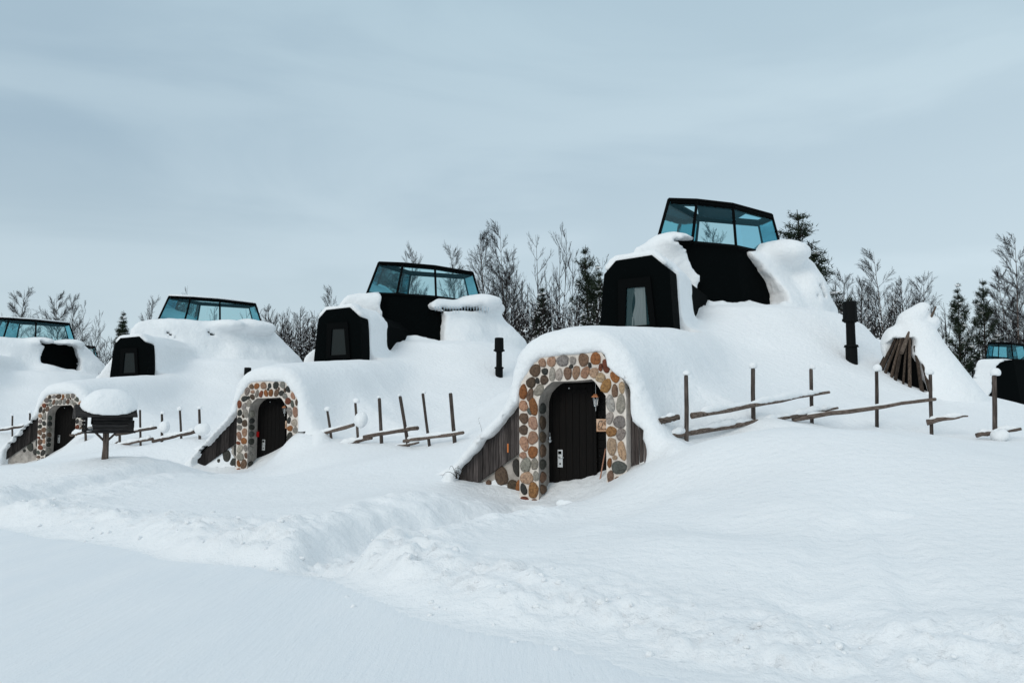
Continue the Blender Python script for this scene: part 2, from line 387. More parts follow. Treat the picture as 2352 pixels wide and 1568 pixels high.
# feeder and fence 3
tp(240, 1052, 20.0); tp(240, 1090, 17.5, .28); tp(330, 1022, 29.6); tp(400, 1012, 28.4); tp(460, 1002, 27.3); tp(360, 1060, 22.5, .35); tp(120, 1090, 19.0, .12); tp(440, 1060, 25.5, .35)
tp(120, 1048, 33.8); tp(150, 1030, 33.4); tp(172, 1000, 33.6); tp(190, 985, 33.9); tp(240, 1010, 31.2); tp(25, 1062, 35.5); tp(20, 1010, 38.0, .8)
tw(-16, 14.5, .1); tw(-25, 25, .1); tw(-35, 38, .3)
# fence 1 line, kota and beyond
tp(1576, 1013, 14.5); tp(1729, 968, 15.6); tp(1862, 972, 16.4); tp(2013, 954, 17.2); tp(2137, 984, 16.9); tp(2283, 1008, 16.6); tp(2352, 1010, 16.4)
tp(1660, 1000, 14.6); tp(1900, 985, 15.4); tp(2100, 1000, 15.2); tw(2.6, 14.3, .9)
tp(2120, 893, 23.4); tp(2030, 886, 23.6); tp(2225, 900, 22.8); tp(2300, 933, 21.0); tp(2352, 956, 20.0); tp(2120, 930, 20.5); tw(14.5, 21, 1.35); tw(16, 16, 1.0); tw(14, 27, 1.4)
tw(-3, 30, 1.0); tw(7, 28, 1.0); tw(-16, 40, .9); tw(-10, 34, .9); tw(0, 40, .8); tw(14, 40, .4); tw(-30, 60, .6); tw(0, 60, .6); tw(30, 55, .0); tw(25, 35, .2); tw(40, 70, .0); tw(0, 85, .5); tw(-50, 80, .5); tw(50, 90, .3); tw(30, 20, .5); tw(14, 5, .5)
TP = np.array(TP)
def _U(r2): return .5 * r2 * np.log(r2 + 1e-6)
_n = len(TP); _A = np.zeros((_n + 3, _n + 3))
_d2 = ((TP[:, None, :2] - TP[None, :, :2]) ** 2).sum(-1)
_A[:_n, :_n] = _U(_d2) + np.eye(_n) * .15; _A[:_n, _n] = 1; _A[:_n, _n + 1:] = TP[:, :2]; _A[_n, :_n] = 1; _A[_n + 1:, :_n] = TP[:, :2].T
_W = np.linalg.solve(_A, np.concatenate([TP[:, 2], [0, 0, 0]]))
def tps(x, y):
    z = _W[_n] + _W[_n + 1] * x + _W[_n + 2] * y
    for i in range(_n): z = z + _W[i] * _U((x - TP[i, 0]) ** 2 + (y - TP[i, 1]) ** 2)
    return z
EDGE = np.array([(-300, 235), (-60, 52), (-22, 23.2), (-12, 16.0), (-7.8, 12.9), (-4.6, 10.4), (-2.0, 8.3), (-.25, 6.45), (.9, 5.45), (2.9, 4.65), (5.5, 4.0), (30, 0.5), (300, -20)], float)
def road_s(x, y):
    """signed distance from the road edge, + on the hut side"""
    d = np.full(np.shape(x), 1e9); sg = np.ones(np.shape(x))
    for a, b in zip(EDGE[:-1], EDGE[1:]):
        e = b - a; wx = x - a[0]; wy = y - a[1]; t = np.clip((wx * e[0] + wy * e[1]) / (e @ e), 0, 1)
        q = (wx - e[0] * t) ** 2 + (wy - e[1] * t) ** 2; cr = e[0] * wy - e[1] * wx
        m = q < d; d = np.where(m, q, d); sg = np.where(m, np.sign(cr), sg)
    return np.sqrt(d) * sg
def pdist(x, y, P):
    d = np.full(np.shape(x), 1e9)
    for a, b in zip(P[:-1], P[1:]):
        a = np.array(a[:2], float); e = np.array(b[:2], float) - a; wx = x - a[0]; wy = y - a[1]; t = np.clip((wx * e[0] + wy * e[1]) / (e @ e), 0, 1)
        d = np.minimum(d, (wx - e[0] * t) ** 2 + (wy - e[1] * t) ** 2)
    return np.sqrt(d)
PATH1 = [onz(1225, 1158, .0), onz(1130, 1180, 0), onz(1010, 1200, 0), onz(900, 1226, 0), onz(800, 1262, -.05), onz(700, 1318, -.1)]
PATH2 = [onz(560, 1090, 0), onz(470, 1096, 0), onz(380, 1108, 0), onz(280, 1122, 0), onz(150, 1150, -.05), onz(40, 1180, -.1)]
ROADZ = -0.14
FLINE = [at(1560, 1000, 14.6)[:2], at(1729, 965, 15.6)[:2], at(1862, 965, 16.4)[:2], at(2013, 955, 17.0)[:2], at(2150, 980, 16.8)[:2]]
def ground(x, y):
    x = np.asarray(x, float); y = np.asarray(y, float)
    far = sm(60, 100, np.hypot(x, y - 30)); s = road_s(x, y)
    h = np.clip(tps(x, y), -.3, 2.9) * (1 - far) + .6 * far
    near = 1 - sm(22, 40, np.hypot(x, y - 8))
    # ploughed berm, lumpy
    lum = fbm(x * 2.2, y * 2.2, 0.0, 5, 4); lum2 = np.abs(fbm(x * 5.3, y * 5.3, 0.0, 9, 3))
    wv = s + .35 * fbm(x * .6, y * .6, 0.0, 3, 2)
    bw = np.exp(-((wv - .75) / .7) ** 2)
    h = h + bw * (.06 + .085 * lum + .085 * lum2) * (.35 + .65 * near) + np.exp(-((wv - .7) / .6) ** 2) * near * .045 * np.abs(fbm(x * 12, y * 12, 0.0, 15, 2))
    rough = np.exp(-(np.clip(s - .3, 0, 9) / 1.1) ** 2) * near
    h = h + rough * .05 * fbm(x * 7, y * 7, 0.0, 21, 3)
    # trodden paths with ragged shoulders
    for P, dep in ((PATH1, .30), (PATH2, .15)):
        d = pdist(x, y, P) + .16 * fbm(x * 1.8, y * 1.8, 0.0, 31, 3)
        core = 1 - sm(.22, .62, d); sh = np.exp(-((d - .95) / .35) ** 2)
        door = sm(.8, 2.6, np.hypot(x - P[0][0], y - P[0][1])); h = h - (dep * .5 + dep * .5 * door) * core + sh * (.07 + .10 * lum + .05 * lum2) * door * (dep / .3)
        h = h + (core + sh) * .035 * fbm(x * 9, y * 9, 0.0, 41, 2)
    h = h + .03 * fbm(x * .7, y * .7, 0.0, 61, 3) * (s > 0)
    # old slide marks on the right bank
    for (ax, ay, bx, by) in ((3.3, 8.6, 2.2, 6.5), (3.7, 8.7, 3.0, 6.3)):
        d = pdist(x, y, [(ax, ay), (bx, by)]) + .12 * fbm(x * 3, y * 3, 0.0, 71, 2)
        h = h - .05 * (1 - sm(.05, .3, d)) 
    # drift lines
    dl = pdist(x, y, [at(1560, 1085, 11.0)[:2], at(1480, 1150, 10.4)[:2], at(1380, 1230, 9.6)[:2]]); h = h + .07 * np.exp(-(dl / .35) ** 2)
    for F_, tg, rr_ in ((F1, -.03, 1.0), (F2, -.02, .85)):
        for lx_, ly_, w_ in ((-.75, -.35, 1.0), (-.1, -.5, .9), (-1.5, -.3, .5)):
            c_ = F_.w(lx_, ly_); e_ = np.exp(-(((x - c_[0]) ** 2 + (y - c_[1]) ** 2) / (rr_ * .62) ** 2)) * w_; h = h + np.minimum(tg - h, 0) * e_
    h = h - .17 * np.exp(-(pdist(x, y, FLINE) / .55) ** 2)
    road = ROADZ + .015 * fbm(x * .5, y * .5, 0.0, 81, 2)
    return road + (h - road) * sm(-.05, .55, wv)

def axis_grid(lo, hi, d, far_lo, far_hi, g=1.06):
    c = list(np.arange(lo, hi, d)); a = []; x = lo; st = d
    while x > far_lo: st *= g; x -= st; a.append(x)
    b = []; x = c[-1]; st = d
    while x < far_hi: st *= g; x += st; b.append(x)
    return np.array(a[::-1] + c + b)
def sheet(xs, ys, fn):
    X, Y = np.meshgrid(xs, ys, indexing='ij'); Z = fn(X, Y); v = np.stack([X, Y, Z], -1).reshape(-1, 3)
    nx, ny = X.shape; i = np.arange(nx * ny).reshape(nx, ny)
    f = np.stack([i[:-1, :-1], i[1:, :-1], i[1:, 1:], i[:-1, 1:]], -1).reshape(-1, 4); return v, f
gx = axis_grid(-9, 8.5, .055, -900, 900, 1.045); gy = axis_grid(3.6, 17, .055, -300, 1200, 1.035)
v, f = sheet(gx, gy, ground)
tag(mesh_obj('snow_ground', v, f, M_SNOW, smooth=True), 'deep untrodden snow field with ploughed banks around the buried huts', 'snow', kind='structure')
rx = axis_grid(-9, 5, .12, -120, 60, 1.06); ry = axis_grid(-3, 15, .12, -60, 90, 1.06)
v, f = sheet(rx, ry, lambda x, y: ground(x, y) + .007 - .07 * sm(-.1, .2, road_s(x, y) + .35 * fbm(x * .6, y * .6, 0.0, 3, 2)))
s_ = road_s(v[:, 0], v[:, 1]) + .35 * fbm(v[:, 0] * .6, v[:, 1] * .6, 0.0, 3, 2)
v, f = prune(v, f, s_ < .3)
tag(mesh_obj('road', v, f, M_ROAD, smooth=True), 'smooth road of packed snow crossing the foreground', 'road', kind='structure')

# loose crumbs thrown up by the plough
gc = random.Random(31); mbc_v = []; cr = MB_ = MB()
for _ in range(150):
    a = gc.uniform(0, 1); i = gc.choice([4, 5, 6, 7, 8, 9]); p = EDGE[i] + (EDGE[i + 1] - EDGE[i]) * a if i + 1 < len(EDGE) - 2 else EDGE[i]
    e_ = EDGE[i + 1] - EDGE[i]; nrm = np.array([-e_[1], e_[0]]) / np.linalg.norm(e_); p = p + nrm * gc.gauss(.62, .33) + np.array([gc.gauss(0, .3), 0])
    r = min(.04, .010 + abs(gc.gauss(0, .011))); z = float(ground(np.array([p[0]]), np.array([p[1]]))[0])
    cr.blob((p[0], p[1], z + r * .2), (r * gc.uniform(.8, 1.6), r * gc.uniform(.8, 1.4), r * .8), 8, 6, .18, gc.randint(0, 9999))
tag(cr.build('snow_crumbs', M_SNOW, None, True), 'loose snow crumbs scattered along the ploughed road bank', 'snow', kind='stuff')

# ------------------------------------------------------------ huts
TOPZ, BASEZ = 8.3, 6.85
LT = np.array([F1.l(*p) for p in ((4.9, 26.1), (5.8, 26.2), (7.05, 26.7), (8.72, 28.1), (8.52, 29.0), (6.3, 28.25))]); CLa = np.array(CL)
EN = []
for i in range(6):
    a, b = LT[i], LT[(i + 1) % 6]; n_ = np.array([(b - a)[1], -(b - a)[0]]); n_ /= np.linalg.norm(n_); EN.append((n_[0], n_[1], float(n_ @ (a - CLa))))
def bs(z): return 1.22 + (BASEZ - z) * .26
def z4(x, y): return ((1240 + x / 3.733) * .9408, (840 + y / 3.733) * .9408)
def z2(x, y): return ((1400 + x / 3.136) * .9408, (440 + y / 3.136) * .9408)
def zc(ox, oy, sc): return lambda x, y: ((ox + x / sc) * .9408, (oy + y / sc) * .9408)
z1 = zc(1050, 800, 3.409); zd = zc(700, 580, 3.618); zw = zc(1540, 940, 7.84)
OUT = [F1.px(*z4(*p), 0) for p in ((107, 1300), (105, 900), (103, 600), (101, 430), (125, 340), (190, 230), (255, 140), (330, 100), (500, 85), (680, 80), (850, 72), (930, 190), (1000, 260), (1050, 330), (1076, 420), (1078, 700), (1080, 1000), (1082, 1230))]
OPN = [F1.px(*z4(*p), 0) for p in ((282, 1300), (278, 900), (276, 620), (280, 520), (300, 450), (350, 385), (405, 340), (520, 338), (640, 332), (765, 318), (800, 350), (840, 410), (870, 440), (892, 470), (894, 650), (897, 900), (898, 1100), (900, 1290))]
def ext(P):
    P = [(P[0][0], -.35)] + P[1:-1] + [(P[-1][0], -.35)]; return P
def resample(P, n):
    P = np.array(P, float); L = np.r_[0, np.cumsum(np.linalg.norm(np.diff(P, axis=0), axis=1))]; t = np.linspace(0, L[-1], n)
    return np.stack([np.interp(t, L, P[:, 0]), np.interp(t, L, P[:, 1])], 1)
# keep corner pairing: resample sides and head separately
def pair(P):
    P = ext(P); return np.concatenate([resample(P[:4], 9)[:-1], resample(P[3:14], 41)[:-1], resample(P[13:], 9)])
OUTR, OPNR = pair(OUT), pair(OPN)
WL = [F1.px(*z1(*p), .2) for p in ((742, 610), (180, 1275), (742, 1025), (345, 1312))]       # left wing: board tops and bottoms
WRP = [F1.px(*zw(*p), .25) for p in ((40, 430), (105, 640), (140, 790), (260, 800), (350, 820), (320, 930), (350, 1030), (410, 1190), (430, 1300), (380, 1420), (285, 1530), (150, 1530), (40, 1500))]
DORM = [F1.px(*z2(*p), 6.8) for p in ((200, 1150), (235, 720), (325, 615), (600, 572), (735, 682), (770, 1155))]
DORM = [(DORM[0][0] - .02, 3.0)] + DORM + [(DORM[-1][0] + .02, 3.0)]
DPIT = [(p[0], p[1]) for p in DORM]

print('WRP', [(round(a,2),round(b,2)) for a,b in WRP], 'OUTR', OUT[-1], 'DORM', DORM)
def coneH(F, lx, ly, opt):
    dx, dy = lx - CONEC[0], ly - CONEC[1]; r = np.hypot(dx, dy) + 1e-6
    lat = np.abs(dx) / r; back = np.clip(dy / r, 0, 1)
    r = r + np.clip(r - 4.3, 0, 9) * (.28 * lat ** 2 + .30 * back + opt.get('right', 0) * np.clip(dx / r, 0, 1) ** 2)
    H = np.interp(r, [0, 3.2, 3.9, 4.9, 6.0, 7.6, 9.2, 10.7, 13, 16], [4.78, 4.78, 4.6, 3.92, 3.2, 2.45, 1.7, .9, -.3, -1.6])
    return H * opt.get('coneS', 1.0) + opt.get('coneZ', 0.0)

def bodyplane(F):
    """vertical plane of the front face of the black body, in the hut frame"""
    nx, ny, d = EN[1]; s = bs(5.9); P0 = CLa + np.array([nx, ny]) * d * s
    return P0, np.array([nx, ny]), np.array([-ny, nx])
def to_plane(F, px, py, P0, n, t):
    nw = np.array([n[0] * F.c + n[1] * F.s, -n[0] * F.s + n[1] * F.c]); P0w = np.array(F.w(P0[0], P0[1])[:2])
    d = ray(px, py); k = ((P0w - np.array(EYE[:2])) @ nw) / (d[:2] @ nw); p = np.array(EYE) + d * k
    l = np.array(F.l(p[0], p[1])) - P0; return l @ t, p[2] - F.o[2]

def snow_cover(F, h, opt, parent):
    xs = np.arange(-9.4, 9.6, h); ys = np.arange(-2.2, 22.5, h); zs = np.arange(opt.get('z0', -.4), 7.75, h)
    if opt.get('far'): xs = np.arange(-6, 6, h); ys = np.arange(5.5, 19.5, h)
    X = xs[:, None, None].astype(np.float32); Y = ys[None, :, None].astype(np.float32); Z = zs[None, None, :].astype(np.float32)
    X2, Y2 = np.meshgrid(xs, ys, indexing='ij')
    H = coneH(F, X2, Y2, opt)
    edge = 3 * sm(8.6, 9.3, np.abs(X2)) + 3 * sm(21.3, 22.3, Y2); H = H - edge + .06 * fbm(X2 * .5, Y2 * .5, 0.0, opt['seed'], 3)
    d = (Z - H[:, :, None].astype(np.float32)) * .82
    if not opt.get('far'):
        zt = np.interp(ys, [-1, 0, 1, 2.5, 6, 8, 12], [2.98, 2.98, 3.15, 3.3, 3.62, 3.85, 3.9]).astype(np.float32)[None, :, None]
        up = np.clip((Z - 1.7) / (zt - 1.7), 0, 9); wd = 1.17 + .42 * sm(0, 3.5, Y)
        el = ((np.abs((X + .07) / wd) ** 2.7 + up ** 2.7) ** (1 / 2.7) - 1) * 1.15
        hi = np.clip(Y - .3, 0, 7) * .12
        wob = .05 * vn(X * 1.3, Y * 1.3, 0.0, opt['seed'] + 3)
        left = (Z - (1.86 + hi + (1.0 - .3 * sm(.5, 4, Y)) * (X + 1.12)) + wob) * .66
        right = (Z - (2.3 + hi - (1.75 - 1.15 * sm(.4, 2.4, Y)) * (X - 1.0)) + wob) * .6
        fl = smax(smax(left, right, .3), Z - 2.45 - hi, .3)
        tu = smin(el, fl, .35); tu = smax(tu, -(Y + .07 + 1.1 * sm(1.0, 2.5, X) + .035 * vn(X * 3, 0.0, Z * 3, 5)), .27 + .6 * sm(.9, 1.7, X)); tu = smax(tu, Y - 12, .3)
        d = smin(d, tu, .55)
        # dormer cap
        dm = np.array(DPIT); sd2 = sdpoly(*np.meshgrid(xs, zs, indexing='ij'), dm)[:, None, :]
        cap = smax(sd2 - .07 - .04 * vn(X * 1.5, Y * 1.5, Z * 1.5, 8) - .09 * sm(5.0, 5.6, Z), -(Y - 6.86 + .03 * vn(X * 4, Y * 0, Z * 4, 9)), .08)
        cap = smax(cap, Y - opt.get('capend', 9.4), .3); cap = smax(cap, 3.2 - Z, .1)
        d = smin(d, cap, .25)
    # shell round the black body
    s = (bs(Z) if True else 0).astype(np.float32)
    sh = None
    for nx, ny, dd in EN:
        e = nx * (X - CLa[0]) + ny * (Y - CLa[1]) - s * dd
        sh = e if sh is None else smax(sh, e, .35)
    sh = sh - .62 * (1 - sm(5.1, 6.8, Z)) * sm(.7, 2.3, X - CLa[0]) - opt.get('thick', .42) - .08 * np.exp(-((Z - 6.45) / .35) ** 2) - .10 * fbm(X * 1.1 + Z, Y * 1.1, Z * .9, opt['seed'] + 1, 2)
    sh = smax(sh, Z - (6.86 + opt.get('lip', 0)) - .05 * vn(X, Y, 0.0, 3), .35)
    d = smin(d, sh, .35)
    for (bx, by, bz, ra, rb, rc) in opt.get('blobs', []):
        q = np.sqrt(((X - bx) / ra) ** 2 + ((Y - by) / rb) ** 2 + ((Z - bz) / rc) ** 2); d = smin(d, (q - 1) * min(ra, rb, rc), .25)
    # carve bare patches
    if not opt.get('far'):
        g = np.meshgrid(xs, zs, indexing='ij'); iy = ys < .75; fr = ys < .33
        o2 = sdpoly(g[0], g[1], [(p[0], p[1]) for p in ext(OUT)])
        o2 = o2 + (.03 * vn(g[0] * 6, 0 * g[0], g[1] * 6, opt['seed'] + 9) + .02 * vn(g[0] * 14, 0 * g[0], g[1] * 14, 3)) * sm(1.5, 1.9, g[1])
        d[:, iy, :] = smax(d[:, iy, :], -(o2[:, None, :] + .02 * sm(1.7, 2.2, Z)), .04)
        wl = [(-.9, -.6), (WL[0][0] + .1, WL[0][1] + .0), (WL[1][0], WL[1][1]), (WL[1][0] - .05, -.6)]
        w2 = sdpoly(g[0], g[1], wl) + .04 * vn(g[0] * 5, 0 * g[0], g[1] * 5, opt['seed'] + 4) + .02 * vn(g[0] * 12, 0 * g[0], g[1] * 12, 3)
        if opt.get('rightwing'):
            w3 = sdpoly(g[0], g[1], WRP) + .03 * vn(g[0] * 7, 0 * g[0], g[1] * 7, 6); w2 = np.minimum(w2, w3)
            w2 = np.minimum(w2, sdpoly(g[0], g[1], [(.85, -.5), (.85, 2.1), (1.0, 1.95), (1.0, -.5)]))
        d[:, fr, :] = smax(d[:, fr, :], -w2[:, None, :], .05)
        # sides of the dormer front stay bare
        dd2 = sdpoly(g[0], g[1], [(p[0] * 1.0, p[1]) for p in DPIT]) - .45
        fy = (ys > 6.3) & (ys < 7.5); side = np.maximum(dd2[:, None, :], Z[:, :, :] - 5.28 - .05 * vn(X * 3, 0 * X, Z * 3, 2)[:, :, :]); side = np.maximum(side, 3.55 - Z)
        d[:, fy, :] = smax(d[:, fy, :], -np.broadcast_to(side, d[:, fy, :].shape), .06)
        fy = (ys > 6.3) & (ys < 9.5); side = np.maximum(side, X - (DPIT[0][0] + .3)); d[:, fy, :] = smax(d[:, fy, :], -np.broadcast_to(side, d[:, fy, :].shape), .06)
    P0, n_, t_ = bodyplane(F)
    U = (X - P0[0]) * t_[0] + (Y - P0[1]) * t_[1]; V = (X - P0[0]) * n_[0] + (Y - P0[1]) * n_[1]
    for ex in opt.get('bare', []):
        poly = np.array([to_plane(F, px, py, P0, n_, t_) for px, py in ex])
        m = (U[:, :, 0] > poly[:, 0].min() - .4) & (U[:, :, 0] < poly[:, 0].max() + .4) & (V[:, :, 0] > (-7 if opt.get('far') else -3.2)) & (V[:, :, 0] < (8 if opt.get('far') else 1.3))
        ii = np.nonzero(m); zz = np.nonzero((zs > poly[:, 1].min() - .4) & (zs < poly[:, 1].max() + .4))[0]
        if len(ii[0]) == 0 or len(zz) == 0: continue
        u = np.broadcast_to(U[ii[0], ii[1], 0][:, None], (len(ii[0]), len(zz))); z_ = np.broadcast_to(zs[zz][None], u.shape).astype(np.float32)
        sd = sdpoly(u, z_, poly) + .07 * vn(u * 3.5, z_ * 3.5, 0.0, 17) + .045 * vn(u * 9, z_ * 9, 0.0, 18)
        sub = d[ii[0][:, None], ii[1][:, None], zz[None]]; d[ii[0][:, None], ii[1][:, None], zz[None]] = smax(sub, -sd, .05)
    # blend into the ground
    WX = F.o[0] + X2 * F.c + Y2 * F.s; WY = F.o[1] - X2 * F.s + Y2 * F.c
    G = ground(WX, WY) - F.o[2]
    dg = ((Z - G[:, :, None]) * .9).astype(np.float32)
    kk = np.where(Y < .6, .06 + .5 * sm(1.35, 1.9, X), .6).astype(np.float32)
    d = smin(d, dg, kk).astype(np.float32)
    v, f = surface_nets(d, (xs[0], ys[0], zs[0]), h)
    wx = F.o[0] + v[:, 0] * F.c + v[:, 1] * F.s; wy = F.o[1] - v[:, 0] * F.s + v[:, 1] * F.c
    hg = v[:, 2] + F.o[2] - ground(wx, wy)
    v, f = prune(v, f, hg > -.05)
    n = vnormals(v, f)
    wx = F.o[0] + v[:, 0] * F.c + v[:, 1] * F.s; wy = F.o[1] - v[:, 0] * F.s + v[:, 1] * F.c
    hg = v[:, 2] + F.o[2] - ground(wx, wy)
    lowf = sm(.0, .16, hg)
    a = .022 * fbm(v[:, 0] * 1.6, v[:, 1] * 1.6, v[:, 2] * 1.6, opt['seed'] + 40, 3) + .030 * sm(3.9, 5.0, v[:, 2]) * fbm(v[:, 0] * 5, v[:, 1] * 5, v[:, 2] * 5, 44, 3)
    if not opt.get('far'): a = a + .022 * (1 - sm(.05, .35, v[:, 1])) * (fbm(v[:, 0] * 9, v[:, 1] * 9, v[:, 2] * 9, 47, 3) + .4)
    v = v + n * (a * lowf)[:, None]
    v[:, 2] -= .06 * (1 - lowf)
    # the skirt dives under the ground sheet; drop what is fully below it
    v, f = prune(v, f, (hg > .004) | (lowf > .002))
    return mesh_obj('snow_cover', v, f[:, ::-1] if False else f, M_SNOW, parent, True)

TINTS = dict(p=(.46, .27, .185), t=(.50, .35, .23), g=(.33, .31, .28), d=(.06, .062, .055), o=(.34, .135, .05), b=(.20, .125, .085), k=(.12, .085, .06), r=(.24, .075, .04), s=(.30, .26, .24), l=(.46, .42, .37), y=(.40, .21, .08), n=(.11, .125, .11))
ST = [(150,1415,40,30,0,'r'),(145,1320,30,52,-20,'d'),(233,1330,45,72,10,'y'),(172,1218,58,60,10,'t'),(257,1200,24,48,0,'g'),(163,1100,48,68,25,'g'),(244,1090,30,57,0,'g'),(140,1012,34,30,0,'p'),(228,982,43,58,0,'o'),(150,905,40,68,-10,'p'),(228,853,46,64,0,'p'),(143,780,43,44,0,'k'),(230,718,41,62,-5,'p'),(147,675,42,48,0,'b'),(197,612,18,32,-20,'n'),(233,568,36,84,-8,'o'),(143,562,38,52,-10,'p'),(203,465,30,62,15,'b'),(140,435,36,68,8,'o'),(283,418,36,62,35,'g'),(212,350,48,46,-30,'k'),(270,333,18,30,-20,'d'),(250,240,46,62,30,'b'),(332,325,36,46,-25,'k'),(338,248,31,29,0,'d'),(315,170,34,40,-10,'p'),(398,160,38,48,0,'p'),(405,275,28,60,5,'l'),(500,152,53,53,0,'s'),(592,150,28,40,0,'l'),(577,204,19,19,0,'d'),(467,278,32,58,12,'l'),(546,265,35,62,0,'b'),(623,257,35,62,5,'p'),(690,143,48,58,5,'b'),(706,258,38,57,20,'p'),(748,192,15,27,-15,'d'),(800,132,48,54,10,'o'),(785,260,38,50,15,'t'),(845,305,46,42,30,'t'),(846,212,19,36,0,'r'),(895,200,34,62,-10,'r'),(895,380,46,64,20,'y'),(975,300,38,54,-20,'o'),(975,425,29,60,-5,'b'),(1040,395,26,58,0,'t'),(935,540,38,78,-15,'l'),(1030,545,41,90,0,'g'),(928,672,32,60,10,'l'),(1018,708,52,60,0,'s'),(943,795,46,50,0,'y'),(1030,820,44,54,15,'s'),(947,930,45,78,5,'t'),(1040,970,38,84,-10,'t'),(975,1032,22,22,20,'t'),(927,1080,20,48,8,'o'),(1013,1122,66,62,10,'n'),(936,1210,31,60,0,'b'),(1020,1240,45,40,0,'b'),(945,1320,40,45,0,'g'),(1035,1350,38,50,0,'o'),
      (165,1495,45,40,0,'o'),(240,1450,36,40,0,'b')]
def stone_blob(mb, c, r, ang, col, g, plane='f'):
    """a flattened river stone lying in the wall face"""
    n, m = 14, 5; v = []; f = []; ca, sa = math.cos(ang), math.sin(ang)
    ph = [g.uniform(0, 6.3) for _ in range(3)]; e = g.uniform(2.0, 2.5)
    for j in range(m):
        t = j / (m - 1) * math.pi / 2; rr = math.cos(t) ** (2 / e) if j < m - 1 else 0.0; hh = math.sin(t) ** .8
        for i in range(n):
            a = 2 * math.pi * i / n; k = (abs(math.cos(a)) ** e + abs(math.sin(a)) ** e) ** (-1 / e)
            k *= 1 + .06 * math.sin(2 * a + ph[0]) + .05 * math.sin(3 * a + ph[1]) + .03 * math.sin(5 * a + ph[2])
            x = r[0] * k * rr * math.cos(a); z = r[1] * k * rr * math.sin(a); X_ = x * ca - z * sa; Z_ = x * sa + z * ca
            dep = -.005 - r[2] * hh
            dep *= g.uniform(.88, 1.12); v.append((c[0] + X_, c[1] + dep, c[2] + Z_) if plane == 'f' else (c[0] - dep, c[1] + X_, c[2] + Z_))
    for j in range(m - 1):
        for i in range(n): f.append((j * n + i, j * n + (i + 1) % n, (j + 1) * n + (i + 1) % n, (j + 1) * n + i))
    mb.add(v, f, col)
def tint(c, g, amt=.18):
    k = .86 + g.uniform(-amt, amt); return (c[0] * k * (1 + g.uniform(-.06, .06)), c[1] * k, c[2] * k * (1 + g.uniform(-.06, .06)), 1)

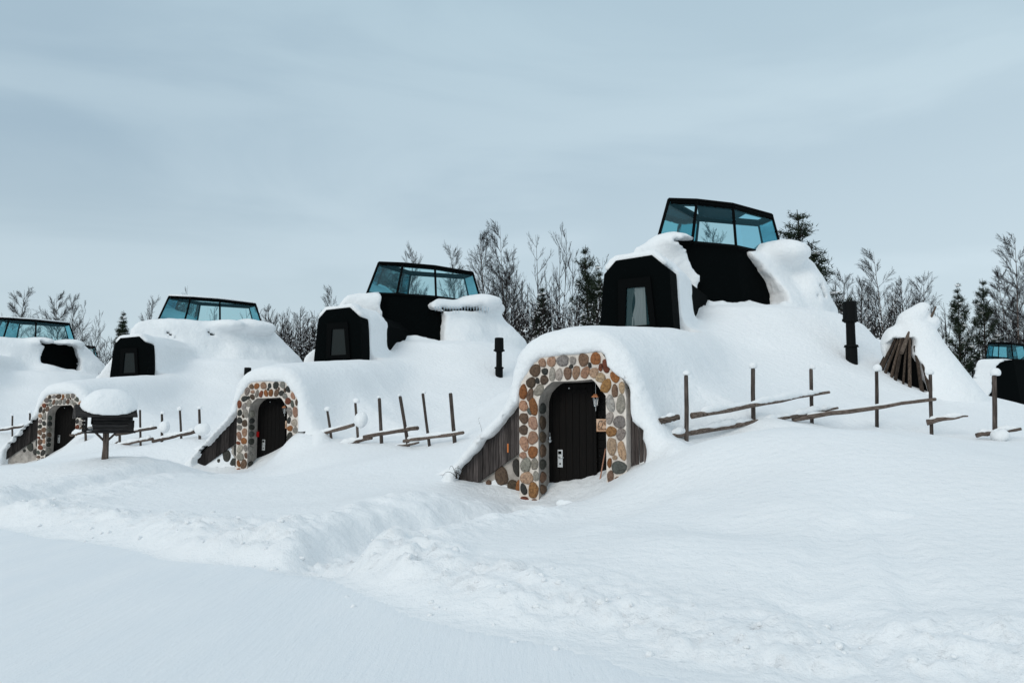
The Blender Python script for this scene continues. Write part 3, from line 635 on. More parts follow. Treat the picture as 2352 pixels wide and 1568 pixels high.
def arch(F, root, seed, detail=True):
    g = random.Random(seed); dep = .45
    for A, nm, m_ in ((0, 'arch_wall', M_MORTAR), (1, 'reveal', M_REVEAL)):
        n = len(OUTR); mb = MB()
        if A == 0:
            v = [(p[0], 0, p[1]) for p in OUTR] + [(p[0], 0, p[1]) for p in OPNR] + [(p[0], dep, p[1]) for p in OUTR] + [(p[0], dep, p[1]) for p in OPNR]
            f = [(i, i + 1, n + i + 1, n + i) for i in range(n - 1)] + [(i + 1, i, 2 * n + i, 2 * n + i + 1) for i in range(n - 1)] + [(2 * n + i, 3 * n + i, 3 * n + i + 1, 2 * n + i + 1) for i in range(n - 1)]
        else:
            q = 1.0; v = [(p[0] , .004, p[1]) for p in OPNR] + [(p[0], dep + .12, p[1]) for p in OPNR]
            f = [(i, i + 1, n + i + 1, n + i) for i in range(n - 1)]
        mb.add(v, f); mb.build(nm, m_, root)
    mb = MB()
    cols = list(TINTS.values())
    for (x, y, rx_, rz_, an, c) in ST:
        cx, cz = F1.px(*z4(x, y), 0); ex, _ = F1.px(*z4(x + rx_, y), 0); _, ez = F1.px(*z4(x, y - rz_), 0)
        col = TINTS[c]; a2 = R(-an)
        rr = [(ex - cx) * 1.04, (ez - cz) * 1.02]
        if seed != 1:
            col = g.choice([TINTS[k] for k in 'gdkbnlpgdkbsro']); a2 += g.uniform(-.25, .25); rr = [rr[0] * g.uniform(.86, 1.04), rr[1] * g.uniform(.86, 1.04)]; cx += g.uniform(-.012, .012)
        stone_blob(mb, (cx, 0, cz), (rr[0], rr[1], .03 + .2 * min(rr) * .5), a2, tint(col, g), g)
    # stones set in the left reveal
    zz = -.1
    lx = OPNR[2][0]
    while zz < 1.62:
        hz = g.uniform(.075, .125); stone_blob(mb, (lx, .18, zz + hz), (.14, hz, .045), 0, tint(TINTS[g.choice('kbodgkb') if seed == 1 else g.choice('dkgnd')], g), g, 's'); zz += hz * 2 + .025
    mb.build('stone_facing', M_STONE, root, True, True)
    # back wall, door, fittings
    ys_ = dep + .12
    mb = MB(); zz = -.3
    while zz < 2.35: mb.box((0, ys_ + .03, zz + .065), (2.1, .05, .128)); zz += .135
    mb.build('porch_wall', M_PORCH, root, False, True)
    dl = F1.px(*z4(365, 900), .5)[0] - .04; dr = F1.px(*z4(775, 900), .5)[0]
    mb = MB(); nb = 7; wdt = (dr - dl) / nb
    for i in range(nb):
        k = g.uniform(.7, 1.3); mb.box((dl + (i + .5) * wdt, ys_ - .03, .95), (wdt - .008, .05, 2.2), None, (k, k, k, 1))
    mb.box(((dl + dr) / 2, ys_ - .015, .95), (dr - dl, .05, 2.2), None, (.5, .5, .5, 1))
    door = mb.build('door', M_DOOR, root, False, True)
    mb = MB(); mb.box((dr + .035, ys_ - .03, .95), (.06, .08, 2.3), None, (.8, .8, .8, 1)); mb.box((dl + .3, ys_ - .035, 1.92), (1.0, .07, .06), None, (.8, .8, .8, 1)); mb.build('door_frame', M_DOOR, root, False, True)
    a = F1.px(*z4(455, 960), ys_ - .06); b = F1.px(*z4(500, 1120), ys_ - .06); cx, cz = (a[0] + b[0]) / 2, (a[1] + b[1]) / 2; lw, lh = b[0] - a[0], a[1] - b[1]
    mb = MB(); mb.box((cx, ys_ - .062, cz), (lw, .012, lh)); pl = mb.build('lock_plate', M_METAL, door)
    mb = MB(); mb.box((cx - .005, ys_ - .073, cz + lh * .33), (lw * .62, .01, lh * .17)); mb.build('card_reader', M_FRAME, pl); mb = MB(); mb.tube([(cx, ys_ - .07, cz - lh * .3), (cx, ys_ - .08, cz - lh * .3)], .016, 8); mb.build('keyhole', M_FRAME, pl)
    mb = MB(); mb.tube([(cx - .005, ys_ - .065, cz + .02), (cx - .005, ys_ - .115, cz + .02)], .016, 8); mb.tube([(cx - .015, ys_ - .115, cz + .02), (cx + .085, ys_ - .115, cz + .018)], [.014, .011], 8); mb.build('door_handle', M_METAL, pl, True)
    # peephole
    p = F1.px(*z4(557, 400), ys_ - .06); mb = MB(); mb.blob((p[0], ys_ - .065, p[1]), (.018, .01, .016), 8, 5, 0); mb.build('hook', M_METAL, door)
    # bell ornament by the jamb
    p = F1.px(*z4(381, 870), .45); mb = MB()
    mb.tube([(p[0], .46, p[1] + .13), (p[0], .46, p[1] + .09)], .006, 6); mb.tube([(p[0] - .02, .46, p[1] + .075), (p[0] + .02, .46, p[1] + .075)], .006, 6)
    mb.tube([(p[0], .46, p[1] + .055), (p[0], .46, p[1] + .01)], [.018, .022], 8); mb.tube([(p[0], .46, p[1] - .005), (p[0], .46, p[1] - .05)], [.045, .022], 8)
    if seed == 1: mb.build('door_bell', M_METAL, root)
    elif seed == 2:
        mb = MB(); mb.box((p[0] + .02, .44, p[1] - .02), (.06, .04, .15)); mb.tube([(p[0] + .02, .44, p[1] + .05), (p[0] + .02, .44, p[1] + .10)], .004, 5); mb.build('door_tag', M_RED, root)
    # lamp hanging in the porch
    p = F1.px(*z4(800, 510), .42); lx_, lz = p; mb = MB()
    mb.tube([(lx_, .42, lz + .075), (lx_, .42, lz + .05)], [.07, .085], 4); mb.tube([(lx_, .42, lz + .11), (lx_, .42, lz + .075)], [.035, .06], 4)
    lm = mb.build('porch_lamp', M_COPPER, root)
    mb = MB()
    for k in range(4):
        aa = math.pi / 4 + k * math.pi / 2; mb.tube([(lx_ + .05 * math.cos(aa), .42 + .05 * math.sin(aa), lz + .05), (lx_ + .03 * math.cos(aa), .42 + .03 * math.sin(aa), lz - .09)], .004, 4)
    mb.tube([(lx_, .42, lz + .45), (lx_, .42, lz + .1)], .0025, 4); mb.tube([(lx_, .42, lz - .09), (lx_, .42, lz - .11)], .032, 6); mb.tube([(lx_, .42, lz - .11), (lx_, .42, lz - .19)], .004, 4)
    mb.tube([(lx_, .42, lz - .08), (lx_, .42, lz + .02)], .012, 6)
    mb.build('lamp_cage', M_METAL, lm)
    # number board
    a = F1.px(*z4(802, 680), .5); b = F1.px(*z4(925, 795), .5)
    mb = MB(); mb.box(((a[0] + b[0]) / 2, .515, (a[1] + b[1]) / 2), (b[0] - a[0], .02, a[1] - b[1])); sg = mb.build('number_sign', M_SIGN, root)
    mb = MB(); x0 = a[0]; z0 = b[1]; H_ = a[1] - b[1]
    for st in ([(.62, .86), (.42, .8), (.28, .55), (.24, .3), (.32, .14), (.46, .14), (.52, .28), (.44, .42), (.28, .38)],
               [(.62, .70), (.72, .84), (.88, .8), (.88, .62), (.72, .38), (.62, .16), (.78, .2), (.96, .16)],
               [(1.36, .82), (1.12, .82), (1.08, .55), (1.26, .56), (1.34, .38), (1.24, .18), (1.04, .2)]):
        mb.tube([(x0 + q[0] * H_ * .66, .5, z0 + q[1] * H_) for q in st], .0055, 5)
    mb.build('numerals', M_INK, sg)
    # left wing of upright boards over a plastered plinth
    x0, z0 = WL[0]; x1, z1_ = WL[1]; mb = MB(); x = x0
    def lin(x, p, q): return p[1] + (x - p[0]) * (q[1] - p[1]) / (q[0] - p[0])
    while x > x1 + .02:
        wb = g.uniform(.085, .15); xa = max(x - wb + .006, x1); k = g.uniform(.3, 1.05) * (1 if seed == 1 else .4)
        off = g.uniform(0, .018); zb = lambda q: max(lin(q, WL[2], WL[3]), -.45)
        ta, tb = lin(xa, WL[0], WL[1]) - .02, lin(x, WL[0], WL[1]) - .02
        if ta > zb(xa) or tb > zb(x):
            mb.prism([(xa, min(zb(xa), ta) - .03), (x, min(zb(x), tb) - .03), (x, tb), (xa, ta)], .2 + off, .24 + off, lambda u, v_, t: (u, t, v_), (k, k * .98, k * .97, 1))
        x -= wb
    mb.box(((x0 + x1) / 2, .265, (z0 + z1_) / 2 - .0), (1, 1, 1), None) if False else None
    mb.build('board_wing', M_BOARD, root, False, True)
    mb = MB(); mb.tube([(x0 + .03, .19, z0 + .02), (x1 - .05, .19, z1_ - .03)], .028, 5, .1); mb.build('wing_capping', M_FRAME, root)
    mb = MB(); mb.prism([(WL[3][0] - .5, -.5), (x0 + .1, -.5), (x0 + .1, WL[2][1] + .1), (WL[3][0] - .5, WL[3][1] - .3)], .275, .34, lambda u, v_, t: (u, t, v_)); pl = mb.build('plinth', M_REVEAL, root)
    mb = MB()
    for (a_, b_, rx_, rz_, c) in ((595, 1230, 58, 78, 'k'), (490, 1295, 24, 30, 'b'), (690, 1320, 42, 62, 'k'), (722, 1160, 34, 72, 'd'), (735, 1350, 26, 90, 'o')):
        cx, cz = F1.px(*z1(a_, b_), .275); ex, _ = F1.px(*z1(a_ + rx_, b_), .275); _, ez = F1.px(*z1(a_, b_ - rz_), .275)
        stone_blob(mb, (cx, .27, cz), (ex - cx, ez - cz, .04), g.uniform(-.3, .3), tint(TINTS[c if seed == 1 else 'd'], g), g)
    mb.build('plinth_stones', M_STONE, root, True, True)
    if seed == 1:
        mb = MB(); x = .93
        while x < 1.36:
            wb = g.uniform(.06, .095); k = g.uniform(.6, 1.5); zt_ = 1.85 - (x - .93) * 1.35
            mb.prism([(x, .2), (x + wb - .008, .2), (x + wb - .008 + .0, zt_ - .05), (x, zt_)], .27 + g.uniform(0, .02), .31, lambda u, v_, t: (u, t, v_), (k, k * .97, k * .95, 1)); x += wb
        mb.build('side_boards', M_BOARD, root, False, True)
        mb = MB(); p = F1.px(*z1(648, 1000), .195); mb.box((p[0], .192, p[1]), (.028, .006, .16)); mb.build('tape_mark', M_ORANGE, root)  # strip of orange tape on the wing boards
        # tar paper rag sticking out at the upper right corner
        mb = MB(); c0 = F1.px(*z1(1672, 500), .1); c1 = F1.px(*z1(1695, 425), .1)
        mb.tube([(c0[0], .12, c0[1]), ((c0[0] + c1[0]) / 2 - .01, .08, (c0[1] + c1[1]) / 2), (c1[0], .05, c1[1])], [.05, .035, .03], 6, .45); mb.tube([(c0[0], .1, c0[1]), (c0[0] + .09, .06, c0[1] - .03), (c0[0] + .1, .05, c0[1] + .04)], [.03, .02, .012], 5, .4)
        mb.build('torn_felt', M_FRAME, root)

def lantern(F, root, opt):
    T = [(p[0], p[1]) for p in LT]; B = [tuple(CLa + (p - CLa) * 1.22) for p in LT]
    zt, zb = TOPZ, BASEZ
    def bar(mb, p, q, r): mb.tube([p, q], r, 4)
    # body
    mb = MB(); lo = opt.get('bodyz', 4.1)
    v = []; lev = [(zb - .02, bs(zb)), (lo, bs(lo))]
    for z, s in lev: v += [tuple(CLa + (p - CLa) * s) + (z,) for p in LT]
    f = [(i, i + 6, (i + 1) % 6 + 6, (i + 1) % 6) for i in range(6)] + [tuple(range(6))]
    mb.add(v, f); mb.build('black_body', M_BLACK, root)
    fr = MB()
    for i in range(6):
        j = (i + 1) % 6
        fr.tube([(*T[i], zt), (*B[i], zb + .02)], .055, 4); fr.tube([(*T[i], zt), (*T[j], zt)], .06, 4); fr.tube([(*B[i], zb + .03), (*B[j], zb + .03)], .085, 4)
    if opt.get('mull', True):
        pass
    fr.build('lantern_frame', M_FRAME, root)
    mb = MB(); mb.add([(*tuple(CLa + (p - CLa) * .99), zt + .02) for p in LT], [tuple(range(6))]); mb.build('roof_pane', M_GLASSR, root)
    if opt['id'] == 1:
        mb = MB(); mb.prism([LT[1], LT[2], LT[2] * .6 + LT[3] * .4, LT[4] * .55 + LT[5] * .45, LT[5] * .75 + LT[1] * .25], zt - .10, zt - .03, lambda u, v_, t: (u, v_, t)); mb.build('roof_panel', M_ROOFP, root)
    if opt.get('topsnow'):
        mb = MB(); mb.tube([(*q_, zt + .075) for q_ in list(map(tuple, LT)) + [tuple(LT[0])]], .05, 6, .1, flat=1.0); mb.build('roof_snow', M_SNOW, root, True)
    # interior back beams
    mb = MB()
    for i in range(6):
        a = np.array(T[i]); b = np.array(T[(i + 1) % 6]); q = CLa
        a2 = q + (a - q) * .97; b2 = q + (b - q) * .97; mb.tube([(*a2, zt - .09), (*b2, zt - .09)], .075 if opt['id'] > 1 else .10, 4)
    mb.build('ring_beam', M_FRAME, root)
    for i in range(6):
        j = (i + 1) % 6; q = lambda P, z, k=.995: (CLa[0] + (P[0] - CLa[0]) * k, CLa[1] + (P[1] - CLa[1]) * k, z)
        mb = MB(); v = [q(B[i], zb + .03), q(B[j], zb + .03), q(T[j], zt - .03), q(T[i], zt - .03)]; mb.add(v, [(0, 1, 2, 3)])
        mb.build('pane', M_GLASSB if i == opt.get('bluepane', 2) else M_GLASS, root)
    mb = MB(); mb.add([(*b, zb - .05) for b in B], [tuple(range(6))]); mb.build('lantern_floor', M_BLACK, root)

def dormer(F, root, opt):
    mb = MB(); fr = [(p[0], p[1]) for p in DORM]; n = len(fr)
    cx = sum(p[0] for p in fr) / n
    # front face, slightly larger collar, then a body running back
    mb.prism(fr[::-1], 6.8, 12.5, lambda u, v_, t: (u, t, v_)); mb.build('dormer', M_BLACK, root)
    sh_ = lambda L: [(p[0] + opt.get('dorm', (0, 0))[0], p[1] + opt.get('dorm', (0, 0))[1]) for p in L]
    fo = [F1.px(*z2(*p), 6.78) for p in ((350, 1150), (345, 765), (590, 738), (637, 1150))]; pa = [F1.px(*z2(*p), 6.76) for p in ((395, 1120), (405, 825), (550, 815), (585, 1105))]
    fo, pa = sh_(fo), sh_(pa)
    mb = MB(); v = [(p[0], 6.72, p[1]) for p in fo] + [(p[0], 6.72, p[1]) for p in pa] + [(p[0], 6.797, p[1]) for p in fo] + [(p[0], 6.797, p[1]) for p in pa]
    f = []
    for i in range(4):
        j = (i + 1) % 4; f += [(i, j, 4 + j, 4 + i), (i, 8 + i, 8 + j, j), (4 + i, 4 + j, 12 + j, 12 + i)]
    mb.add(v, f); wf = mb.build('window', M_FRAME, root)
    mb = MB(); mb.add([(p[0], 6.775, p[1]) for p in pa], [(0, 1, 2, 3)]); mb.build('window_pane', M_WGLASS if opt.get('curtain') else M_WG2, wf)
    if opt.get('curtain'):
        # two gathered drapes hanging behind the pane, in front of the dark room
        for side in (0, 1):
            mb = MB(); v = []; f = []; nu, nv = 26, 12
            for j in range(nv):
                tz = j / (nv - 1); z = pa[1][1] + (pa[0][1] - pa[1][1]) * tz
                xl = pa[1][0] + (pa[0][0] - pa[1][0]) * tz; xr = pa[2][0] + (pa[3][0] - pa[2][0]) * tz
                if side == 0: ua, ub = .05, .50 - .22 * math.sin(min(1, tz * 1.2) * math.pi * .8)
                else: ua, ub = .34 + .10 * math.sin(tz * 5), .96 - .10 * tz
                for i in range(nu):
                    t = i / (nu - 1); x = xl + (xr - xl) * (ua + (ub - ua) * t); v.append((x, 6.785 + .006 * math.sin(t * 22 + j * .3), z))
            for j in range(nv - 1):
                for i in range(nu - 1): f.append((j * nu + i, j * nu + i + 1, (j + 1) * nu + i + 1, (j + 1) * nu + i))
            mb.add(v, f); mb.build('curtain', M_CURT if side else M_CURT2, wf, True)

M_ROOFP, ntt, bb = mat('dark_blue_panel', (.003, .03, .045), .6, 0, .2)
M_WG2, ntt, bb = mat('dark_window_glass', (.004, .009, .010), .2, 0, .25)
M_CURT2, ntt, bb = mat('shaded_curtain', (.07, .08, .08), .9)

def chimney(F, root, lx, ly, zb, hgt=1.0):
    mb = MB(); c = lambda z: (lx, ly, z); top = zb + 1.35 * hgt
    mb.tube([c(zb - .6), c(zb + .12), c(zb + .22), c(top - .5)], [.15, .15, .12, .115], 14)
    mb.tube([c(zb + .14), c(zb + .2)], [.19, .17], 14)
    o = mb.build('chimney', M_PIPE, root, False)
    mb = MB(); mb.tube([c(top - .56), c(top - .52), c(top - .5), c(top - .02), c(top)], [.15, .19, .185, .175, .15], 16); mb.build('chimney_cap', M_PIPE, o)
    for k in range(4):
        mb = MB(); a = k * math.pi / 2 + .4; mb.box((lx + .19 * math.cos(a), ly + .19 * math.sin(a), top - .5), (.05, .05, .07)); mb.build('clamp', M_PIPE, o)

def icicles(F, root, pts, seed):
    g = random.Random(seed); P0, n_, t_ = bodyplane(F)
    for (px, py, L) in pts:
        u, z = to_plane(F, px, py, P0, n_, t_); q = P0 + t_ * u + n_ * .25; mb = MB(); mb.tube([(q[0], q[1], z + .06), (q[0], q[1], z - L * .5), (q[0], q[1], z - L)], [.022, .014, .003], 5, .2); mb.build('icicle', M_ICE, root)

LT0, CL0, DORM0 = LT.copy(), CLa.copy(), list(DORM)
def hut(F, name_label, h, opt):
    global LT, CLa, EN, DORM, DPIT
    sx, dx = opt.get('lant', (1.0, 0.0)); LT = CL0 + (LT0 - CL0) * np.array([sx, 1.0]) + np.array([dx, 0]); CLa = CL0 + np.array([dx, 0]); EN = []
    for i in range(6):
        a, b = LT[i], LT[(i + 1) % 6]; n_ = np.array([(b - a)[1], -(b - a)[0]]); n_ /= np.linalg.norm(n_); EN.append((n_[0], n_[1], float(n_ @ (a - CLa))))
    dd, dz = opt.get('dorm', (0, 0)); DORM = [(p[0] + dd, p[1] + (dz if p[1] > 3.2 else 0)) for p in DORM0]; DPIT = list(DORM)
    root = empty('snow_hut', F.o, -F.a); tag(root, name_label, 'hut', 'glass topped huts buried in snow')
    lantern(F, root, opt)
    if not opt.get('far'):
        arch(F, root, opt['id'], True) if not opt.get('noarch') else None
        dormer(F, root, opt)
        chimney(F, root, *opt.get('chim', (4.3, 10.0, 3.15)))
    snow_cover(F, h, opt, root)
    return root

Bq = lambda lx, ly, z, a, b, c: (lx, ly, z, a, b, c)
def wl(x, y): return F1.l(x, y)
BL = wl(4.95, 25.95); BR = wl(8.75, 27.45); BR2 = wl(9.3, 28.6); BM = wl(7.1, 26.2); BM2 = wl(8.1, 26.9); BB1 = wl(11.4, 28.6)
bl = lambda p, z, a, b, c: (p[0], p[1], z, a, b, c)
ex1 = [z2(*p) for p in ((735, 470), (920, 448), (1320, 448), (1345, 520), (1420, 600), (1490, 690), (1530, 760), (1560, 860), (1560, 950), (960, 945), (925, 1000), (880, 990), (878, 885), (925, 885), (930, 790), (890, 650), (850, 550), (800, 515))]
ex1b = [z2(*p) for p in ((1845, 790), (1870, 800), (1918, 892), (1895, 890))]; ex1c = [z2(*p) for p in ((1818, 868), (1845, 885), (1862, 930), (1838, 920))]
ex2 = [zd(*p) for p in ((850, 480), (1100, 470), (1350, 480), (1330, 530), (1255, 600), (1260, 640), (1370, 655), (1380, 720), (1350, 900), (1340, 940), (1180, 880), (1000, 880), (940, 880), (820, 910), (800, 890), (800, 780), (825, 700), (820, 560))]
ex2b = [zd(*p) for p in ((1340, 622), (1500, 622), (1620, 600), (1790, 632), (1790, 650), (1620, 642), (1400, 660))]
ex4 = [(86, 785), (104, 787), (137, 790), (173, 791), (186, 826), (184, 851), (148, 847), (86, 834), (92, 813), (101, 797)]
ex3a = [(380, 762), (392, 767), (398, 776), (388, 772)]; ex3b = [(475, 763), (483, 768), (492, 769), (491, 774), (480, 772)]
snow_opts1 = dict(id=1, seed=3, thick=.30, curtain=True, rightwing=True, right=.6, bare=[ex1, ex1b, ex1c], steepR=.78, chim=(4.2, 10.0, 3.2),
                  blobs=[bl(BL, 6.82, .75, .8, .38), bl(BR, 6.85, .95, .75, .45), bl(BR2, 6.6, .85, .9, .5), bl(wl(9.8, 28.2), 5.45, .75, 1.1, 1.15), bl(BB1, 2.4, 2.1, 2.3, 1.9)])
R1 = hut(F1, 'nearest snow covered hut with stone doorway, black curtained window and tall blue glass top', .085, snow_opts1)
R2 = hut(F2, 'middle snow covered hut with bare black patch, dark window and green glass top', .115,
    dict(id=2, seed=13, lant=(1.2, -.45), dorm=(-.42, .08),  bluepane=9, bare=[ex2, ex2b], blobs=[bl((BL[0] - .75, BL[1] + .35), 6.66, .8, .8, .34), bl(BR, 6.8, 1.1, .8, .38), bl(BR2, 6.7, .85, .8, .42)], chim=(4.2, 10.0, 3.35)))
hut(F3, 'snow smothered hut behind the wooden bird feeder, only its window box and glass top bare', .13,
    dict(id=3, seed=23, lant=(1.3, -.62), dorm=(-.5, .0),  capend=12,  bluepane=9, topsnow=True, bare=[ex3a, ex3b], lip=.12, thick=.5, blobs=[bl((BL[0] - .7, BL[1] + .3), 6.7, .8, .8, .32), bl(BM, 6.8, .9, .6, .3), bl(BM2, 6.85, .9, .6, .4), bl(BR, 6.8, 1.0, .8, .4)], chim=(3.4, 10.0, 3.15, .8)))
hut(F4, 'leftmost snow covered hut cut by the picture edge, with ragged black patch under its glass', .15,
    dict(id=4, seed=33, lant=(1.3, -.5),  capend=12,  bluepane=9, topsnow=True, noarch=True, bare=[ex4], lip=.12, thick=.5, blobs=[bl((BL[0] - .7, BL[1] + .3), 6.7, .8, .8, .32), bl(BM, 6.8, .9, .6, .3), bl(BR, 6.8, 1.0, .8, .35)], chim=(5.6, 10.5, 3.0, .75)))
hut(F5, 'distant black hut at the right edge, snow only on its left flank', .16,
    dict(id=5, seed=43, far=True, coneZ=-3.0, bodyz=.3, z0=-1.0, bluepane=9, bare=[[(2280, 845), (2273, 870), (2266, 900), (2258, 915), (2250, 930), (2250, 990), (2600, 990), (2600, 830), (2300, 828)]]))
hut(F6, 'far black hut glimpsed behind the leftmost hut, only its leaning glass edge showing', .2,
    dict(id=6, seed=53, far=True, coneZ=-3.5, bodyz=.3, z0=-1.0, bluepane=9, bare=[[(150, 845), (260, 838), (300, 990), (150, 990)]]))

g_ = random.Random(4)
0 and icicles(F1, R1, [(*z2(1322 + 15 * k, 505 + 14 * k), g_.uniform(.08, .3)) for k in range(9)], 1)
icicles(F2, R2, [(*zd(1290 + 26 * k, 626 + 3 * math.sin(k)), g_.uniform(.10, .3)) for k in range(19)], 2)

# ------------------------------------------------------------ fences
def fence(zf, label, posts, rails, Yf, seed, group='post and rail fences between the huts'):
    """posts: (x0,ytop,x1,ybottom,cap radius) in crop pixels; rails: (x0,y0,x1,y1,thickness,snow)"""
    g = random.Random(seed)
    x, y = zf(posts[0][0], posts[0][3]); base = at(x, y, Yf(posts[0][0])); root = empty('wooden_fence', base); tag(root, label, 'fence', group)
    L = lambda p: tuple(np.array(p) - base)
    for (xa, ya, xb, yb, cr) in posts:
        Y = Yf(xb); t = at(*zf(xa, ya), Y); b = at(*zf(xb, yb), Y); d = (t - b); d /= np.linalg.norm(d); b2 = b - d * .55
        r = g.uniform(.036, .046); mb = MB(); mid = (t + b) / 2 + np.array([g.uniform(-.008, .008), 0, 0])
        k = g.uniform(.6, 1.15)
        mb.tube([L(b2), L(b), L(mid), L(t - d * .03), L(t)], [r * 1.08, r * 1.05, r, r * .97, r * .8], 8, .07, (k, k, k, 1)); po = mb.build('post', M_POST, root, False, True)
        if cr > 0:
            mb = MB(); cr *= g.uniform(.5, .85); mb.blob(L(t + np.array([g.uniform(-.02, .035), 0, cr * .5])), (cr, cr * .95, cr * g.uniform(.72, .95)), 16, 10, .05, g.randint(0, 999), flatb=-.6); mb.build('snow_cap', M_SNOW, po, True)
    for (xa, ya, xb, yb, th, sn) in rails:
        A = at(*zf(xa, ya), Yf(xa) - .06); B = at(*zf(xb, yb), Yf(xb) - .06); n = 8; pts = []; rr = []
        ta, tb = (th if isinstance(th, tuple) else (th, th))
        for i in range(n + 1):
            t = i / n; p = A + (B - A) * t + np.array([0, 0, g.uniform(-.012, .012)]); pts.append(L(p)); rr.append((ta + (tb - ta) * t) * g.uniform(.9, 1.1))
        k = g.uniform(.6, 1.2); mb = MB(); mb.tube(pts, rr, 7, .12, (k, k * .97, k * .95, 1)); ra = mb.build('rail', M_RAIL, root, False, True)
        if sn > 0:
            s0, s1 = (.06, .94); m = max(8, int(np.linalg.norm(B - A) / .055)); pts = []; rr = []
            for i in range(m + 1):
                t = s0 + (s1 - s0) * i / m; p = A + (B - A) * t; e = min(1, min(i, m - i) / 2.2 + .25)
                q = .72 * sn * e * (1 + .28 * math.sin(t * 11 + seed) + .12 * math.sin(t * 37 + 2 * seed) + g.uniform(-.12, .12)); q = max(q, .012)
                p = p + np.array([0, .01, (ta + (tb - ta) * t) * .55 + q * .55]); pts.append(L(p)); rr.append(q)
            mb = MB(); mb.tube(pts, rr, 10, .05, flat=1.1); mb.build('rail_snow', M_SNOW, ra, True)
    return root
zA = zc(1580, 860, 2.5565); YA = lambda x: float(np.interp(x, [75, 243, 660, 1022, 1432, 1800, 2200], [14.4, 14.6, 15.6, 16.4, 17.0, 16.9, 16.5]))
fence(zA, 'long post and rail fence on the slope right of the nearest stone doorway',
      [(243, 142, 245, 560, .105), (660, 98, 664, 415, .10), (1022, 102, 1028, 440, .10), (1432, 115, 1434, 398, .115), (1767, 138, 1775, 478, .115), (2165, 142, 2170, 545, .15)],
      [(75, 430, 197, 404, .055, .05), (278, 398, 1137, 246, (.05, .025), .075), (115, 530, 685, 432, .05, .07), (703, 440, 1190, 345, (.05, .02), .07), (910, 415, 1800, 290, (.05, .035), .03), (1745, 434, 2003, 394, (.06, .012), .06), (2053, 516, 2335, 477, (.05, .03), .06)], YA, 1)
zB = zc(430, 850, 3.136); YB = lambda x: 25.2 - (x - 895) / 1300 * 4.7
fence(zB, 'broken fence of leaning posts between the middle hut and the nearest hut',
      [(992, 462, 1015, 632, 0), (1158, 478, 1188, 692, .12), (1372, 416, 1396, 742, .125), (1556, 382, 1572, 716, .09), (1714, 367, 1780, 770, .06), (1888, 345, 1940, 745, .08), (2100, 342, 2135, 742, 0)],
      [(895, 716, 1360, 586, .05, .06), (1143, 772, 1497, 686, .045, .09), (1440, 677, 1848, 606, .055, .05), (1742, 708, 2198, 646, .045, .06), (1568, 777, 1858, 722, (.05, .025), .03), (2065, 782, 2245, 768, .03, .04)], YB, 2)
zC = zc(150, 940, 6.357); YC = lambda x: 32.5 - (x - 140) / 2000 * 5.6
fence(zC, 'short fence of thin dark posts behind the bird feeder',
      [(1220, 382, 1228, 940, 0), (1560, 447, 1560, 640, .15), (1838, 388, 1860, 815, .13), (2138, 372, 2146, 800, .11), (372, 700, 375, 776, 0), (905, 760, 905, 806, 0)],
      [(140, 780, 345, 730, .05, .10), (845, 768, 1468, 656, .05, .07), (722, 952, 885, 890, .05, .04), (835, 942, 1412, 830, .05, .09), (1418, 872, 2092, 714, .055, .08)], YC, 3)
zD = zc(0, 950, 7.839); YD = lambda x: 38.5 - x / 570 * 1.5
fence(zD, 'fence fragment at the left edge, beyond the third stone doorway',
      [(238, 505, 238, 950, .14), (572, 452, 572, 560, .12)],
      [(-60, 792, 495, 700, .05, .07), (-60, 990, 180, 946, .06, .05), (180, 945, 455, 898, .035, .05)], YD, 4)
# snow lumps lying on rail ends and posts
def lump(px, py, Y, r, name='snow_lump'):
    p = at(px, py, Y); mb = MB(); mb.blob(tuple(p), r, 20, 12, .06, int(px)); o = mb.build(name, M_SNOW, None, True); return o
for (zf, x, y, Yf, r, lab) in ((zB, 1415, 548, YB, (.19, .2, .21), 'round snow lump wrapped on the fence post third from the middle doorway'),
                           (zC, 1600, 650, YC, (.19, .2, .19), 'snow lump resting on a fence post right of the bird feeder'),
                           (zC, 2190, 690, YC, (.25, .22, .19), 'snow lump hanging at the far right post of the fence behind the feeder'),
                           (zA, 2200, 520, YA, (.17, .2, .13), 'snow lump under the broken rail near the right edge')):
    p = zf(x, y); tag(lump(p[0], p[1], Yf(x) - .1, r), lab, 'snow lump', 'snow lumps on the fences')

# ------------------------------------------------------------ log bird feeder on a post
FZ = lambda x, y: zc(150, 940, 6.357)(x, y)
fy = 20.0
pb = at(*FZ(672, 1165), fy); pt = at(*FZ(672, 740), fy)
root = empty('bird_feeder', pb, R(30)); tag(root, 'little dark log cabin bird feeder on a post under a huge snow cap', 'bird feeder')
hz = pt[2] - pb[2]
mb = MB(); mb.tube([(0, 0, -.5), (0, 0, 0), (.01, 0, hz * .5), (0, 0, hz)], [.08, .078, .066, .07], 12, .05, (1.3, 1.25, 1.2, 1)); mb.build('post', M_POST, root, False, True)
for s_ in (-1, 1):
    mb = MB(); mb.tube([(0, 0, hz - .22), (s_ * .22, 0, hz + .01)], .028, 7, .1, (1.2, 1.2, 1.2, 1)); mb.build('brace', M_POST, root, False, True)
mb = MB(); mb.box((0.06, 0, hz + .015), (1.08, .62, .04), None, (1, 1, 1, 1)); mb.build('floor', M_LOG, root, False, True)
g = random.Random(5); FLx, FWy = .50, .27
for sy in (-1, 1):
    mb = MB()
    for k in range(4):
        z = hz + .075 + k * .085; kk = g.uniform(.7, 1.6); mb.tube([(-.26 - g.uniform(.02, .05), sy * FWy, z), (.1, sy * FWy, z + .004), (FLx + g.uniform(.03, .07), sy * FWy, z)], .046, 9, .07, (kk, kk, kk, 1))
    mb.build('log_wall', M_LOG, root, False, True)
mb = MB()
